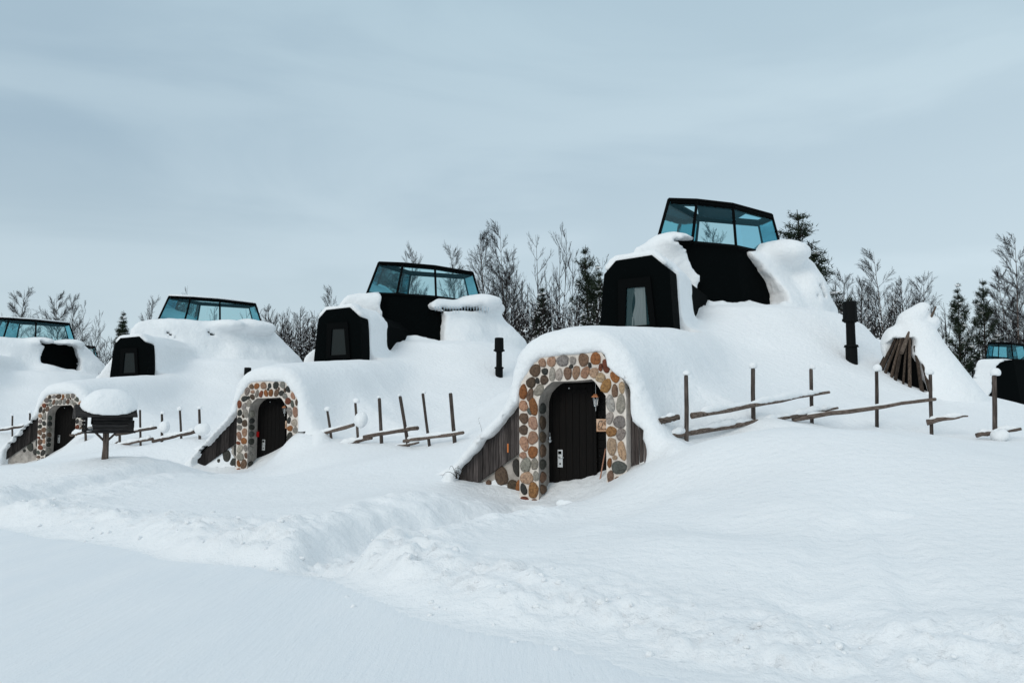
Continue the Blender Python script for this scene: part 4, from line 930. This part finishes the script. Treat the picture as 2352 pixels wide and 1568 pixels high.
for k in range(3):
    z = hz + .115 + k * .085; mb.tube([(FLx - .02, -FWy - .06, z), (FLx - .02, FWy + .06, z)], .044, 8, .07)
mb.build('end_wall', M_LOG, root, False, True)
mb = MB()
for sy in (-1, 1):
    for k in range(4): z = hz + .07 + k * .085; mb.tube([(-.46, sy * .2, z), (-.46, sy * .27, z)], .042, 8, .08, (.8, .8, .8, 1))
mb.box((-.44, 0, hz + .09), (.03, .4, .10), None, (2.4, 2.1, 2.0, 1)); mb.box((-.42, .1, hz + .23), (.03, .13, .26), None, (3.2, 2.9, 2.8, 1)); mb.box((-.42, -.13, hz + .23), (.03, .05, .26), None, (2.6, 2.3, 2.2, 1))
mb.build('front_rail', M_LOG, root, False, True)
mb = MB(); e = .37; zr = hz + .62; ze = hz + .36
for sy in (-1, 1):
    th = .035; y0, y1 = 0, sy * (e + .06)
    v = [(-.66, y0, zr), (.62, y0, zr), (.62, y1, ze), (-.66, y1, ze), (-.66, y0, zr + th), (.62, y0, zr + th), (.62, y1, ze + th), (-.66, y1, ze + th)]
    mb.add(v, [(0, 1, 2, 3), (7, 6, 5, 4), (0, 4, 5, 1), (1, 5, 6, 2), (2, 6, 7, 3), (3, 7, 4, 0)], (1.2, 1.2, 1.2, 1))
rf = mb.build('roof', M_LOG, root, False, True)
mb = MB()
for sy in (-1, 1): mb.tube([(-.67, 0, zr + .0), (-.67, sy * .44, ze - .02)], .028, 4, 0, (3.0, 2.8, 2.7, 1))
mb.build('gable_trim', M_LOG, rf, False, True)
mb = MB(); mb.add([(-.60, -.3, ze + .04), (-.60, .3, ze + .04), (-.60, 0, zr)], [(0, 1, 2)]); mb.build('gable', M_FRAME, root)
# its snow cap
h = .03; xs = np.arange(-1.0, 1.0, h); ys = np.arange(-.8, .8, h); zs = np.arange(hz + .2, hz + 1.3, h)
X, Y, Z = np.meshgrid(xs, ys, zs, indexing='ij')
q = ((np.abs((X - .04) / .69) ** 2.2 + np.abs(Y / .47) ** 2.2 + np.abs((Z - (hz + .32)) / .72) ** 2.0) ** (1 / 2.4) - 1) * .5
under = Z - (ze + .045 + (zr - ze) * (1 - np.abs(Y) / (e + .06))) ; d = smax(q, -under, .04); d = smax(d, (ze - .0) - Z, .06); d = d + .014 * fbm(X * 3, Y * 3, Z * 3, 4, 3)
v, f = surface_nets(d.astype(np.float32), (xs[0], ys[0], zs[0]), h); mesh_obj('snow_cap', v, f, M_SNOW, root, True)
mb = MB(); mb.blob((-.33, .02, hz + .08), (.1, .1, .07), 10, 7, .15, 3, flatb=-.4); mb.build('snow_on_floor', M_SNOW, root, True)

# ------------------------------------------------------------ pole cone (kota)
KY = 22.6; kb = at(2097, 897, KY); zk = zc(2100, 700, 5.6)
root = empty('pole_tepee', kb); tag(root, 'cone shaped shelter of weathered poles, mostly covered in thick snow', 'tepee')
g = random.Random(9); KR, KH = 1.18, 2.05
KR = 1.1
def kcone(z): return KR * (1 - z / 2.3)
for k in range(34):
    a = 2 * math.pi * k / 34 + g.uniform(-.05, .05)
    if not (math.pi * .95 < a < math.pi * 2.05) and k % 2: continue
    r0 = KR + .05 + g.uniform(-.03, .03); topz = g.uniform(1.35, 1.8); rt = kcone(topz) * .9
    if 4.35 < a < 4.95: topz = g.uniform(1.0, 1.3); rt = kcone(topz)
    kk = g.uniform(.3, .85); th = g.uniform(.03, .055)
    mb = MB(); mb.tube([(r0 * 1.12 * math.cos(a), r0 * 1.12 * math.sin(a), -.35), (.5 * (r0 + rt) * math.cos(a), .5 * (r0 + rt) * math.sin(a), topz * .5), (rt * math.cos(a + g.uniform(-.12, .12)), rt * math.sin(a), topz)], [th, th * .9, th * .7], 7, .1, (kk, kk * .96, kk * .93, 1)); mb.build('pole', M_POLE, root, False, True)
for (ax, az, bx, bz, th) in ((-.55, .95, -.02, 1.75, .055), (.32, 1.1, -.02, 1.72, .05), (.42, 1.75, .62, 2.22, .05), (.2, 1.75, .42, 2.15, .045)):
    mb = MB(); y_ = -.62 if az < 1.5 else -.1; mb.tube([(ax, y_, az), (bx, y_ + .42 if az < 1.5 else y_ - .1, bz)], [th, th * (.9 if az < 1.5 else .35)], 7, .08); mb.build('pole', M_POLE, root, False, True)
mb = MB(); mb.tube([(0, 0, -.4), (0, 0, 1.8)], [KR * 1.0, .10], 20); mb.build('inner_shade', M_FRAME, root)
h = .035; xs = np.arange(-2.1, 2.1, h); ys = np.arange(-1.6, 1.6, h); zs = np.arange(-.5, 3.0, h)
X, Y, Z = [a.astype(np.float32) for a in np.meshgrid(xs, ys, zs, indexing='ij')]
rr = np.hypot(X - .16 - .15 * np.clip(1.3 - Z, 0, 1.5), Y); prof = np.interp(Z, [-.6, 0, .5, 1.0, 1.74, 1.95], [1.65, 1.30, 1.03, .78, .42, .34])
d = (rr - prof) * .85; d = smax(d, Z - 1.85, .25)
for (bx, by, bz, ra, rb, rc) in ((-.02, .0, 1.84, .31, .30, .29), (.14, -.02, 2.0, .25, .22, .2), (.27, -.02, 2.12, .21, .19, .17), (.38, 0, 2.22, .17, .16, .14), (.58, .02, 1.82, .22, .22, .2), (-.42, .1, 1.2, .3, .4, .5)) or ((-.14, .0, 2.12, .28, .3, .24), (.10, -.1, 2.22, .30, .28, .22), (.28, -.05, 2.48, .22, .2, .17), (.62, 0, 2.15, .27, .26, .24), (.35, .1, 2.0, .45, .4, .3), (-.36, .3, 1.65, .2, .3, .2)):
    q = (np.sqrt(((X - bx) / ra) ** 2 + ((Y - by) / rb) ** 2 + ((Z - bz) / rc) ** 2) - 1) * min(ra, rb, rc); d = smin(d, q, .14)
d = d + .02 * fbm(X * 2.6, Y * 2.6, Z * 2.6, 6, 3)
fx = []
for (x, y) in ((670, 615), (780, 650), (850, 690), (870, 870), (840, 920), (860, 1000), (900, 1130), (950, 1430), (560, 1460), (235, 1420), (225, 1270), (350, 1010), (480, 870), (540, 780)):
    p = at(*zk(x, y), KY - 1.0); fx.append((p[0] - kb[0], p[2] - kb[2]))
sd = sdpoly(X[:, 0, :], Z[:, 0, :], fx) + .06 * vn(X[:, 0, :] * 7, Z[:, 0, :] * 3, 0.0, 4) + .04 * vn(X[:, 0, :] * 16, Z[:, 0, :] * 7, 0.0, 5)
patch = .10 - np.hypot((X[:, 0, :] - .05) / 1.0, (Z[:, 0, :] - .75) / 1.5); sd = np.maximum(sd, patch + .09 * vn(X[:, 0, :] * 13, Z[:, 0, :] * 8, 0.0, 8))
carve = smax(sd[:, None, :], Y - .0, .02); d = smax(d, -carve, .04)
v, f = surface_nets(d.astype(np.float32), (xs[0], ys[0], zs[0]), h); mesh_obj('snow_cover', v, f, M_SNOW, root, True)

# ------------------------------------------------------------ small things
p0 = F1.w(*[F1.px(1388, 1035, .35)[0], .35]); a = at(1391, 1030, F1.w(F1.px(1391, 1030, .42)[0], .42)[1]); b = at(1372, 1135, F1.w(F1.px(1372, 1135, .25)[0], .25)[1])
mb = MB(); mb.tube([tuple(a), tuple(b - (a - b) * .15)], [.012, .014], 6); tag(mb.build('broom', M_STICK, None, True), 'thin wooden broom handle leaning inside the nearest stone doorway', 'broom')
def plant(name, label, px, py, Y, n, ln, spread, droop, seed, z0=None, cat='dry plant'):
    g = random.Random(seed); P0 = []; P1 = []; r0 = []; r1 = []; o = at(px, py, Y)
    for k in range(n):
        d = Vector((g.uniform(-1, 1) * spread, g.uniform(-1, 1) * spread * .5, 1)).normalized(); p = Vector((g.uniform(-.08, .08), g.uniform(-.05, .05), -.05)); L = ln * g.uniform(.5, 1.1); m = 7
        for i in range(m):
            d = (d + Vector((g.uniform(-.2, .2), g.uniform(-.2, .2), -droop * i / m))).normalized(); q = p + d * L / m
            P0.append(tuple(p)); P1.append(tuple(q)); r0.append(.006 * (1 - i / m) + .0015); r1.append(.006 * (1 - (i + 1) / m) + .0015)
            if g.random() < .5:
                s_ = q + Vector((g.uniform(-.06, .06), g.uniform(-.04, .04), g.uniform(-.05, .03))); P0.append(tuple(q)); P1.append(tuple(s_)); r0.append(.003); r1.append(.001)
            p = q
    v, f = segs_mesh(P0, P1, r0, r1); ob = mesh_obj(name, v, f, M_BARK); ob.location = tuple(o); tag(ob, label, cat)
plant('dry_plant', 'dry drooping twigs at the low end of the nearest board wing', 1052, 1092, 15.35, 10, .42, .9, .9, 3)
plant('dry_plant', 'dry grass stems poking out under the lower fence rail by the right doorway', 1608, 1054, 14.7, 12, .26, 1.4, .8, 4)
plant('dry_plant', 'single bent stem beside the last post left of the nearest doorway', 1096, 1028, 20.3, 2, .8, .3, .1, 6)
def chunk(name, label, p, r, seed, n=14):
    g = random.Random(seed); mb = MB(); mb.blob(tuple(p), r, n, 9, .16, seed); tag(mb.build(name, M_SNOW, None, True), label, 'snow chunk')
pc = at(1298, 1134, 13.75); pc[2] = float(ground(np.array([pc[0]]), np.array([pc[1]]))[0]) + .01; chunk('snow_chunk', 'snow chunk fallen on the doorstep of the nearest hut', pc, (.15, .1, .07), 8)

# ------------------------------------------------------------ trees
def V(*a): return Vector(a)
RS = .72
def bare_tree(seed, kind):
    """unit-free generator, tree ~10 m tall; kind: birch (drooping tips), aspen (upright stems), bush"""
    g = random.Random(seed); S = [[], [], [], []]; T = [[], [], [], []]
    def seg(D, p, q, a, b): D[0].append(tuple(p)); D[1].append(tuple(q)); D[2].append(a * RS); D[3].append(b * RS)
    def limb(p, d, L, r, lev, D, droop):
        m = (6 if kind != 'bush' else 4) if lev < 2 else (4 if lev == 2 else 3)
        for i in range(m):
            t = (i + 1) / m
            d = (d + V(g.uniform(-.1, .1), g.uniform(-.1, .1), g.uniform(-.07, .07) + (.10 if kind == 'aspen' else .05) - droop * t)).normalized()
            q = p + d * (L / m); ra = r * (1 - .8 * i / m); rb = r * (1 - .8 * (i + 1) / m); seg(D, p, q, ra, rb); p = q
            if lev < (3 if kind == 'birch' else 2) or (kind == 'aspen' and lev == 2 and i == 1):
                k = (2 if lev == 1 else 1 if kind != 'birch' else 2) + (1 if g.random() < .45 else 0)
                for _ in range(k):
                    if t < .2 and lev == 1: continue
                    ax = V(g.uniform(-1, 1), g.uniform(-1, 1), g.uniform(-1, 1)).cross(d)
                    if ax.length < .1: continue
                    side = ax.normalized(); nd = (d * g.uniform(.8, 1.1) + side * g.uniform(.3, .5) + V(0, 0, .12 if kind != 'birch' else 0)).normalized()
                    limb(p.copy(), nd, L * g.uniform(.32, .55) * (1.15 - .45 * t), max(rb * .6, .008), lev + 1, T, droop * 1.9 if kind == 'birch' else droop * .5)
    H = 10.0
    stems = 1 if kind == 'birch' else (5 if kind == 'aspen' else 6)
    if kind == 'birch' and g.random() < .5: stems = 2
    for s_ in range(stems):
        p = V(g.uniform(-.2, .2), g.uniform(-.2, .2), -.6); hs = H * (1 if s_ == 0 else g.uniform(.6, .95)); ang = 0 if s_ == 0 else g.uniform(.12, .42 if kind != 'birch' else .2)
        az = g.uniform(0, 6.28); d = V(math.sin(ang) * math.cos(az), math.sin(ang) * math.sin(az), math.cos(ang)); m = 16; r = (.13 if kind == 'birch' else .07) * (1 if s_ == 0 else .7)
        for i in range(m):
            t = (i + 1) / m; d = (d + V(g.uniform(-.06, .06), g.uniform(-.06, .06), .07)).normalized(); q = p + d * ((hs + .6) / m); seg(S, p, q, r * (1 - i / m) + .008, r * (1 - t) + .008); p = q
            if t > (.22 if kind == 'birch' else .12) and t < .99:
                for _ in range(4 if kind == 'birch' else 2 if kind == 'aspen' else 1):
                    a2 = g.uniform(0, 6.28); up = 1.05 if kind == 'birch' else 1.15
                    nd = V(math.cos(a2), math.sin(a2), up * g.uniform(.8, 1.4)).normalized(); L = hs * (.30 if kind == 'birch' else .24) * (1.12 - t) ** .75 * g.uniform(.6, 1.15)
                    limb(p.copy(), nd, L, .035 * (1.1 - t) + .008, 1, T, .06 if kind == 'birch' else .0)
    return segs_mesh(*S), segs_mesh(*T)
def mk(name, vf, m):
    o = mesh_obj(name, vf[0], vf[1], m); me = o.data; bpy.data.objects.remove(o); return me
def conifer(seed, kind):
    """pine: open, upturned clumps; spruce: dense narrow cone. ~10 m tall"""
    g = random.Random(seed); S = [[], [], [], []]; nv = []; nf = []; sb = MB(); H = 10.0; p = V(0, 0, -.6); m = 14; pts = [p]
    for i in range(m):
        q = p + V(g.uniform(-.05, .05), g.uniform(-.05, .05), (H + .6) / m); r = .13 * (1 - i / m) + .01; S[0].append(tuple(p)); S[1].append(tuple(q)); S[2].append(r); S[3].append(.13 * (1 - (i + 1) / m) + .01); p = q; pts.append(p)
    z = H * .10
    def tuft(c, n, L, up):
        k_ = min(1, max(.3, (H - c.z) / 1.6)); n = max(4, int(n * k_)); L = L * (.55 + .45 * k_)
        for _ in range(n):
            d = V(g.gauss(0, 1), g.gauss(0, 1), g.gauss(up, .8)); d.normalize(); s_ = d.cross(V(g.gauss(0, 1), g.gauss(0, 1), g.gauss(0, 1))).normalized() * L * .075; b = len(nv)
            o = c + V(g.gauss(0, L * .4), g.gauss(0, L * .4), g.gauss(0, L * .4)); nv.extend([tuple(o - s_), tuple(o + s_), tuple(o + d * L)]); nf.append((b, b + 1, b + 2))
    while z < H * .99:
        t = z / H; wid = (2.5 * (1 - t) ** .8 * (.8 + .25 * abs(math.sin(t * 13 + seed))) if kind == 'pine' else 1.9 * (1 - t) ** .95) + .07; nb = g.randint(3, 5) if kind == 'pine' else g.randint(5, 6)
        k = min(int((z + .6) / ((H + .6) / m)), m - 1); c = pts[k].lerp(pts[k + 1], ((z + .6) / ((H + .6) / m)) - k)
        a0 = g.uniform(0, 6.28)
        for b in range(nb):
            if kind == 'pine' and g.random() < .32: continue
            a = a0 + b * 6.283 / nb + g.uniform(-.3, .3); L = wid * g.uniform(.6, 1.15); slope = (g.uniform(-.1, .7) + .6 * t) if kind == 'pine' else g.uniform(-.45, -.1) + .6 * t
            d = V(math.cos(a), math.sin(a), slope).normalized(); q = c.copy(); n = max(3, int(L / .26))
            for i in range(n):
                d = (d + V(g.uniform(-.12, .12), g.uniform(-.12, .12), .05 if kind == 'pine' else .04)).normalized(); e = q + d * (L / n)
                S[0].append(tuple(q)); S[1].append(tuple(e)); S[2].append(.03 * (1 - i / n) + .006); S[3].append(.03 * (1 - (i + 1) / n) + .006); q = e; f_ = (i + 1) / n
                if f_ > .3:
                    tuft(q, 18 if kind == 'pine' else 12, .24, .9 if kind == 'pine' else .1)
                    for sgn in (-1, 1):
                        sd_ = V(-d.y, d.x, .12) * sgn; w_ = L * .34 * (1.15 - f_) * g.uniform(.5, 1.3)
                        u = q + sd_ * w_ * .5 + d * w_ * .3; tuft(u, 11, .2, .7 if kind == 'pine' else 0); u2 = q + sd_ * w_ + d * w_ * .5; tuft(u2, 11, .2, .9 if kind == 'pine' else 0)
                        S[0].append(tuple(q)); S[1].append(tuple(u2)); S[2].append(.01); S[3].append(.004)
                    if g.random() < (.30 if t < .6 else .12):
                        rr = g.uniform(.07, .17); sb.blob(tuple(q + V(0, 0, .05)), (rr * 1.3, rr * 1.1, rr * .5), 7, 5, .18, g.randint(0, 9999))
        z += g.uniform(.30, .50) if kind == 'pine' else g.uniform(.30, .40)
    return segs_mesh(*S), (np.array(nv, np.float32), np.array(nf, np.int32)), (sb.v, sb.f)
PROTO = {}
for i, sd_ in enumerate((101, 102, 103, 104)):
    a, b = bare_tree(sd_, 'birch'); PROTO['birch', i] = (('trunk', mk('trunk', a, M_BIRCH if i % 2 else M_BARK)), ('crown', mk('crown', b, M_TWIG)))
for i, sd_ in enumerate((201, 202, 203)):
    a, b = bare_tree(sd_, 'aspen'); PROTO['aspen', i] = (('trunk', mk('trunk', a, M_BARK)), ('crown', mk('crown', b, M_TWIG)))
for i, sd_ in enumerate((301, 302)):
    a, b, c = conifer(sd_, 'pine'); PROTO['pine', i] = (('trunk', mk('trunk', a, M_BARK)), ('crown', mk('crown', b, M_NEEDLE)), ('snow', mk('snow', c, M_SNOW)))
a, b, c = conifer(401, 'spruce'); PROTO['spruce', 0] = (('trunk', mk('trunk', a, M_BARK)), ('crown', mk('crown', b, M_NEEDLE)), ('snow', mk('snow', c, M_SNOW)))
NAMES = dict(birch='birch_tree', aspen='aspen_tree', pine='pine_tree', spruce='spruce_tree')
gt = random.Random(77)
def tree(kind, var, px, py, Y, label, wide=1.0, ground_z=.4):
    t = at(px, py, Y); hgt = t[2] - ground_z; s_ = hgt / 10.0
    r = empty(NAMES[kind], (t[0], t[1], ground_z), gt.uniform(0, 6.28)); r.scale = (s_ * wide, s_ * wide, s_); tag(r, label, kind + ' tree', 'bare trees behind the huts' if kind in ('birch', 'aspen') else 'conifers behind the huts')
    for nm, me in PROTO[kind, var]:
        o = bpy.data.objects.new(nm, me); C.objects.link(o); o.parent = r
        if nm == 'snow': o['kind'] = 'stuff'
TREES = [
 ('birch', 0, 6, 655, 70, 'drooping birch cut off by the left picture edge', 1.1),
 ('birch', 2, 70, 752, 78, 'small weeping birch top just above the leftmost glass roof', 1.1),
 ('birch', 1, 140, 672, 72, 'bushy birch with thick dark stem right above the leftmost glass roof end', .95),
 ('birch', 3, 180, 675, 73, 'slender birch second from the thick one left of the small spruce', .8),
 ('aspen', 0, 208, 690, 70, 'bare forked tree in the gap between the two leftmost huts', .8),
 ('aspen', 1, 228, 735, 66, 'low bare tree leaning over the thicket in the left gap', .9),
 ('spruce', 0, 290, 712, 70, 'small dark spruce behind the window box of the hut with feeder', .9),
 ('birch', 0, 320, 683, 72, 'thin birch just right of the small dark spruce', .7),
 ('aspen', 2, 462, 655, 75, 'wispy bare top rising behind the third glass roof from the right', .8),
 ('aspen', 1, 440, 690, 74, 'bare tree seen through the third glass top', .8),
 ('birch', 1, 622, 703, 66, 'birch standing just right of the feeder hut glass top', .9),
 ('aspen', 2, 655, 728, 64, 'dark bare tree in the middle of the thicket left of the middle hut', 1.1),
 ('birch', 2, 692, 718, 66, 'round headed bare tree left of the middle window box', 1.1),
 ('pine', 1, 715, 738, 62, 'snowy pine squeezed against the middle window box', 1.0),
 ('birch', 3, 760, 663, 72, 'lone birch top above the snow of the middle window box', .7),
 ('birch', 2, 957, 573, 72, 'birch crown poking up behind the middle glass roof', .7),
 ('birch', 1, 930, 612, 74, 'birch seen through the middle glass top', .8),
 ('aspen', 0, 1060, 615, 72, 'bare tree seen at the right end of the middle glass top', .9),
 ('birch', 0, 1082, 568, 66, 'birch directly right of the middle glass roof', .75),
 ('birch', 1, 1120, 528, 64, 'tall pale stemmed birch, left one of the pair right of the middle hut', .85),
 ('birch', 3, 1155, 520, 64, 'tall pale stemmed birch, right one of the pair right of the middle hut', .85),
 ('birch', 2, 1190, 640, 60, 'shorter birch in front of the gap between the tall pair and the aspens', .9),
 ('aspen', 1, 1240, 540, 58, 'many stemmed bare tree spreading left in the central clump', 1.0),
 ('aspen', 0, 1285, 530, 60, 'bare tree with upright rods in the centre of the central clump', .9),
 ('aspen', 2, 1318, 512, 58, 'tallest rod like bare tree of the central clump', .85),
 ('spruce', 0, 1238, 655, 54, 'dark spruce half hidden at the left of the central clump', .9),
 ('pine', 0, 1358, 562, 54, 'dark pine beside the nearest black window box', .95),
 ('pine', 1, 1385, 610, 53, 'lower pine tucked right behind the nearest window box', .95),
 ('pine', 0, 1825, 488, 50, 'big snowy pine rising behind the right shoulder of the nearest hut', 1.7),
 ('birch', 2, 1650, 520, 78, 'thin birch seen through the nearest glass top', .8),
 ('birch', 0, 1912, 612, 58, 'round dense birch right of the big snowy pine', 1.05),
 ('birch', 1, 1968, 640, 62, 'pale birch left of the two tall ones near the chimney', .8),
 ('birch', 3, 2020, 578, 60, 'tall birch between the chimney and the pole shelter', .9),
 ('aspen', 2, 2050, 640, 58, 'bare many stemmed tree right of the chimney', .9),
 ('birch', 0, 2102, 622, 60, 'birch rising straight above the pole shelter', .9),
 ('aspen', 1, 2085, 690, 86, 'lower bare tree behind the tip of the pole shelter', .9),
 ('pine', 1, 2190, 652, 84, 'left one of the two dark snowy pines right of the pole shelter', .95),
 ('pine', 0, 2250, 640, 85, 'right one of the two dark snowy pines beyond the pole shelter', .95),
 ('aspen', 0, 2288, 670, 90, 'bare tree between the dark pines and the big edge birch', .8),
 ('aspen', 0, 1890, 660, 58, 'bare rod stemmed tree close to the snow shoulder left of the chimney', .9),
 ('birch', 2, 1945, 625, 64, 'birch directly behind the nearest chimney cap', .9),
 ('aspen', 1, 1995, 632, 56, 'forked bare tree between the chimney and the tall birch', .9),
 ('birch', 1, 2072, 640, 62, 'slim birch just left of the snowy tip of the pole shelter', .8),
 ('birch', 0, 600, 722, 62, 'low birch touching the right end of the feeder hut snow', .9),
 ('aspen', 0, 640, 715, 60, 'rod stemmed bare tree in the left part of the thicket by the middle hut', .9),
 ('aspen', 1, 1175, 600, 56, 'bare tree in front of the tall birch pair', .9),
 ('aspen', 2, 1210, 590, 60, 'thin bare tree between the birch pair and the central clump', .9),
 ('birch', 3, 2325, 548, 84, 'big tall birch near the right picture edge', 1.0),
 ('birch', 1, 2362, 560, 92, 'birch cut off by the right picture edge', 1.0),
]
for (k, v_, px, py, Y, lab, wd) in TREES: tree(k, v_, px, py, Y, lab, wd)

# brush massed behind the huts: nobody could count it
g = random.Random(555); PV = []; PF = []; off = 0; SB = MB(); SN = [[], []]
bushes = [mk('x', tuple(np.concatenate([a[0], b[0]]) if False else a for a in ()) if False else b, M_TWIG) for b in []]
bmesh_src = []
for sd_ in (701, 702, 703):
    RS = 1.2; (a, b) = bare_tree(sd_, 'bush'); v = np.concatenate([a[0], b[0]]); f = np.concatenate([a[1], b[1] + len(a[0])])
    n = len(f) // 3 * 0 + len(f); bmesh_src.append((v, f))
def brush(px0, px1, Y0, Y1, n, pytop):
    global off
    for _ in range(n):
        px = g.uniform(px0, px1); Y = g.uniform(Y0, Y1); t = at(px, g.uniform(pytop[0], pytop[1]), Y); h_ = t[2] - .3
        v, f = bmesh_src[g.randint(0, 2)]; a = g.uniform(0, 6.28); s_ = h_ / 10; q = v * np.array([s_ * 1.1, s_ * 1.1, s_], np.float32)
        # keep twigs visible once scaled down
        c, sn = math.cos(a), math.sin(a); q = np.stack([q[:, 0] * c - q[:, 1] * sn + t[0], q[:, 0] * sn + q[:, 1] * c + t[1], q[:, 2] + .3], 1); PV.append(q); PF.append(f + off); off += len(v)
        m6 = v.reshape(-1, 6, 3); pick = np.array([g.random() < .16 for _ in range(len(m6))]); qq = q.reshape(-1, 6, 3)[pick]; cen = qq.mean(1, keepdims=True); qq = cen + (qq - cen) * np.array([1.0, 1.0, 1.0]) ; a_ = qq[:, :3].mean(1); b_ = qq[:, 3:].mean(1)
        flatk = np.abs(b_[:, 2] - a_[:, 2]) < .8 * np.linalg.norm(b_ - a_, axis=1); a_, b_ = a_[flatk], b_[flatk]; a_[:, 2] += .03; b_[:, 2] += .03; SN[0].append(a_); SN[1].append(b_)
        for k in range(int(20 * h_ / 4)):
            rr = g.uniform(.03, .10); zz = g.uniform(.05, .7) * h_; SB.blob((t[0] + g.gauss(0, h_ * .15), t[1] + g.gauss(0, h_ * .12), zz + .3), (rr * g.uniform(.8, 1.6), rr, rr * g.uniform(.4, 1.1)), 6, 4, .25, g.randint(0, 9999))
brush(180, 270, 60, 68, 9, (750, 810)); brush(590, 735, 54, 64, 52, (705, 770)); brush(1130, 1390, 46, 58, 44, (640, 750)); brush(1890, 2120, 44, 56, 46, (640, 760)); brush(2120, 2400, 82, 92, 30, (690, 800))
tag(mesh_obj('undergrowth', np.concatenate(PV), np.concatenate(PF), M_TWIG), 'tangled bare brush massed behind the huts', 'brush', kind='stuff')
A_ = np.concatenate(SN[0]); B_ = np.concatenate(SN[1]); rs = nrs.uniform(.012, .05, len(A_)); vs_, fs_ = segs_mesh(A_, B_, rs, rs * .6)
sb_o = SB.build('undergrowth_snow', M_SNOW, None, True)
tag(mesh_obj('branch_snow', vs_, fs_, M_SNOW), 'thin snow lining the bare brush branches', 'snow', kind='stuff')
tag(sb_o, 'snow clumps caught in the tangled brush', 'snow', kind='stuff')
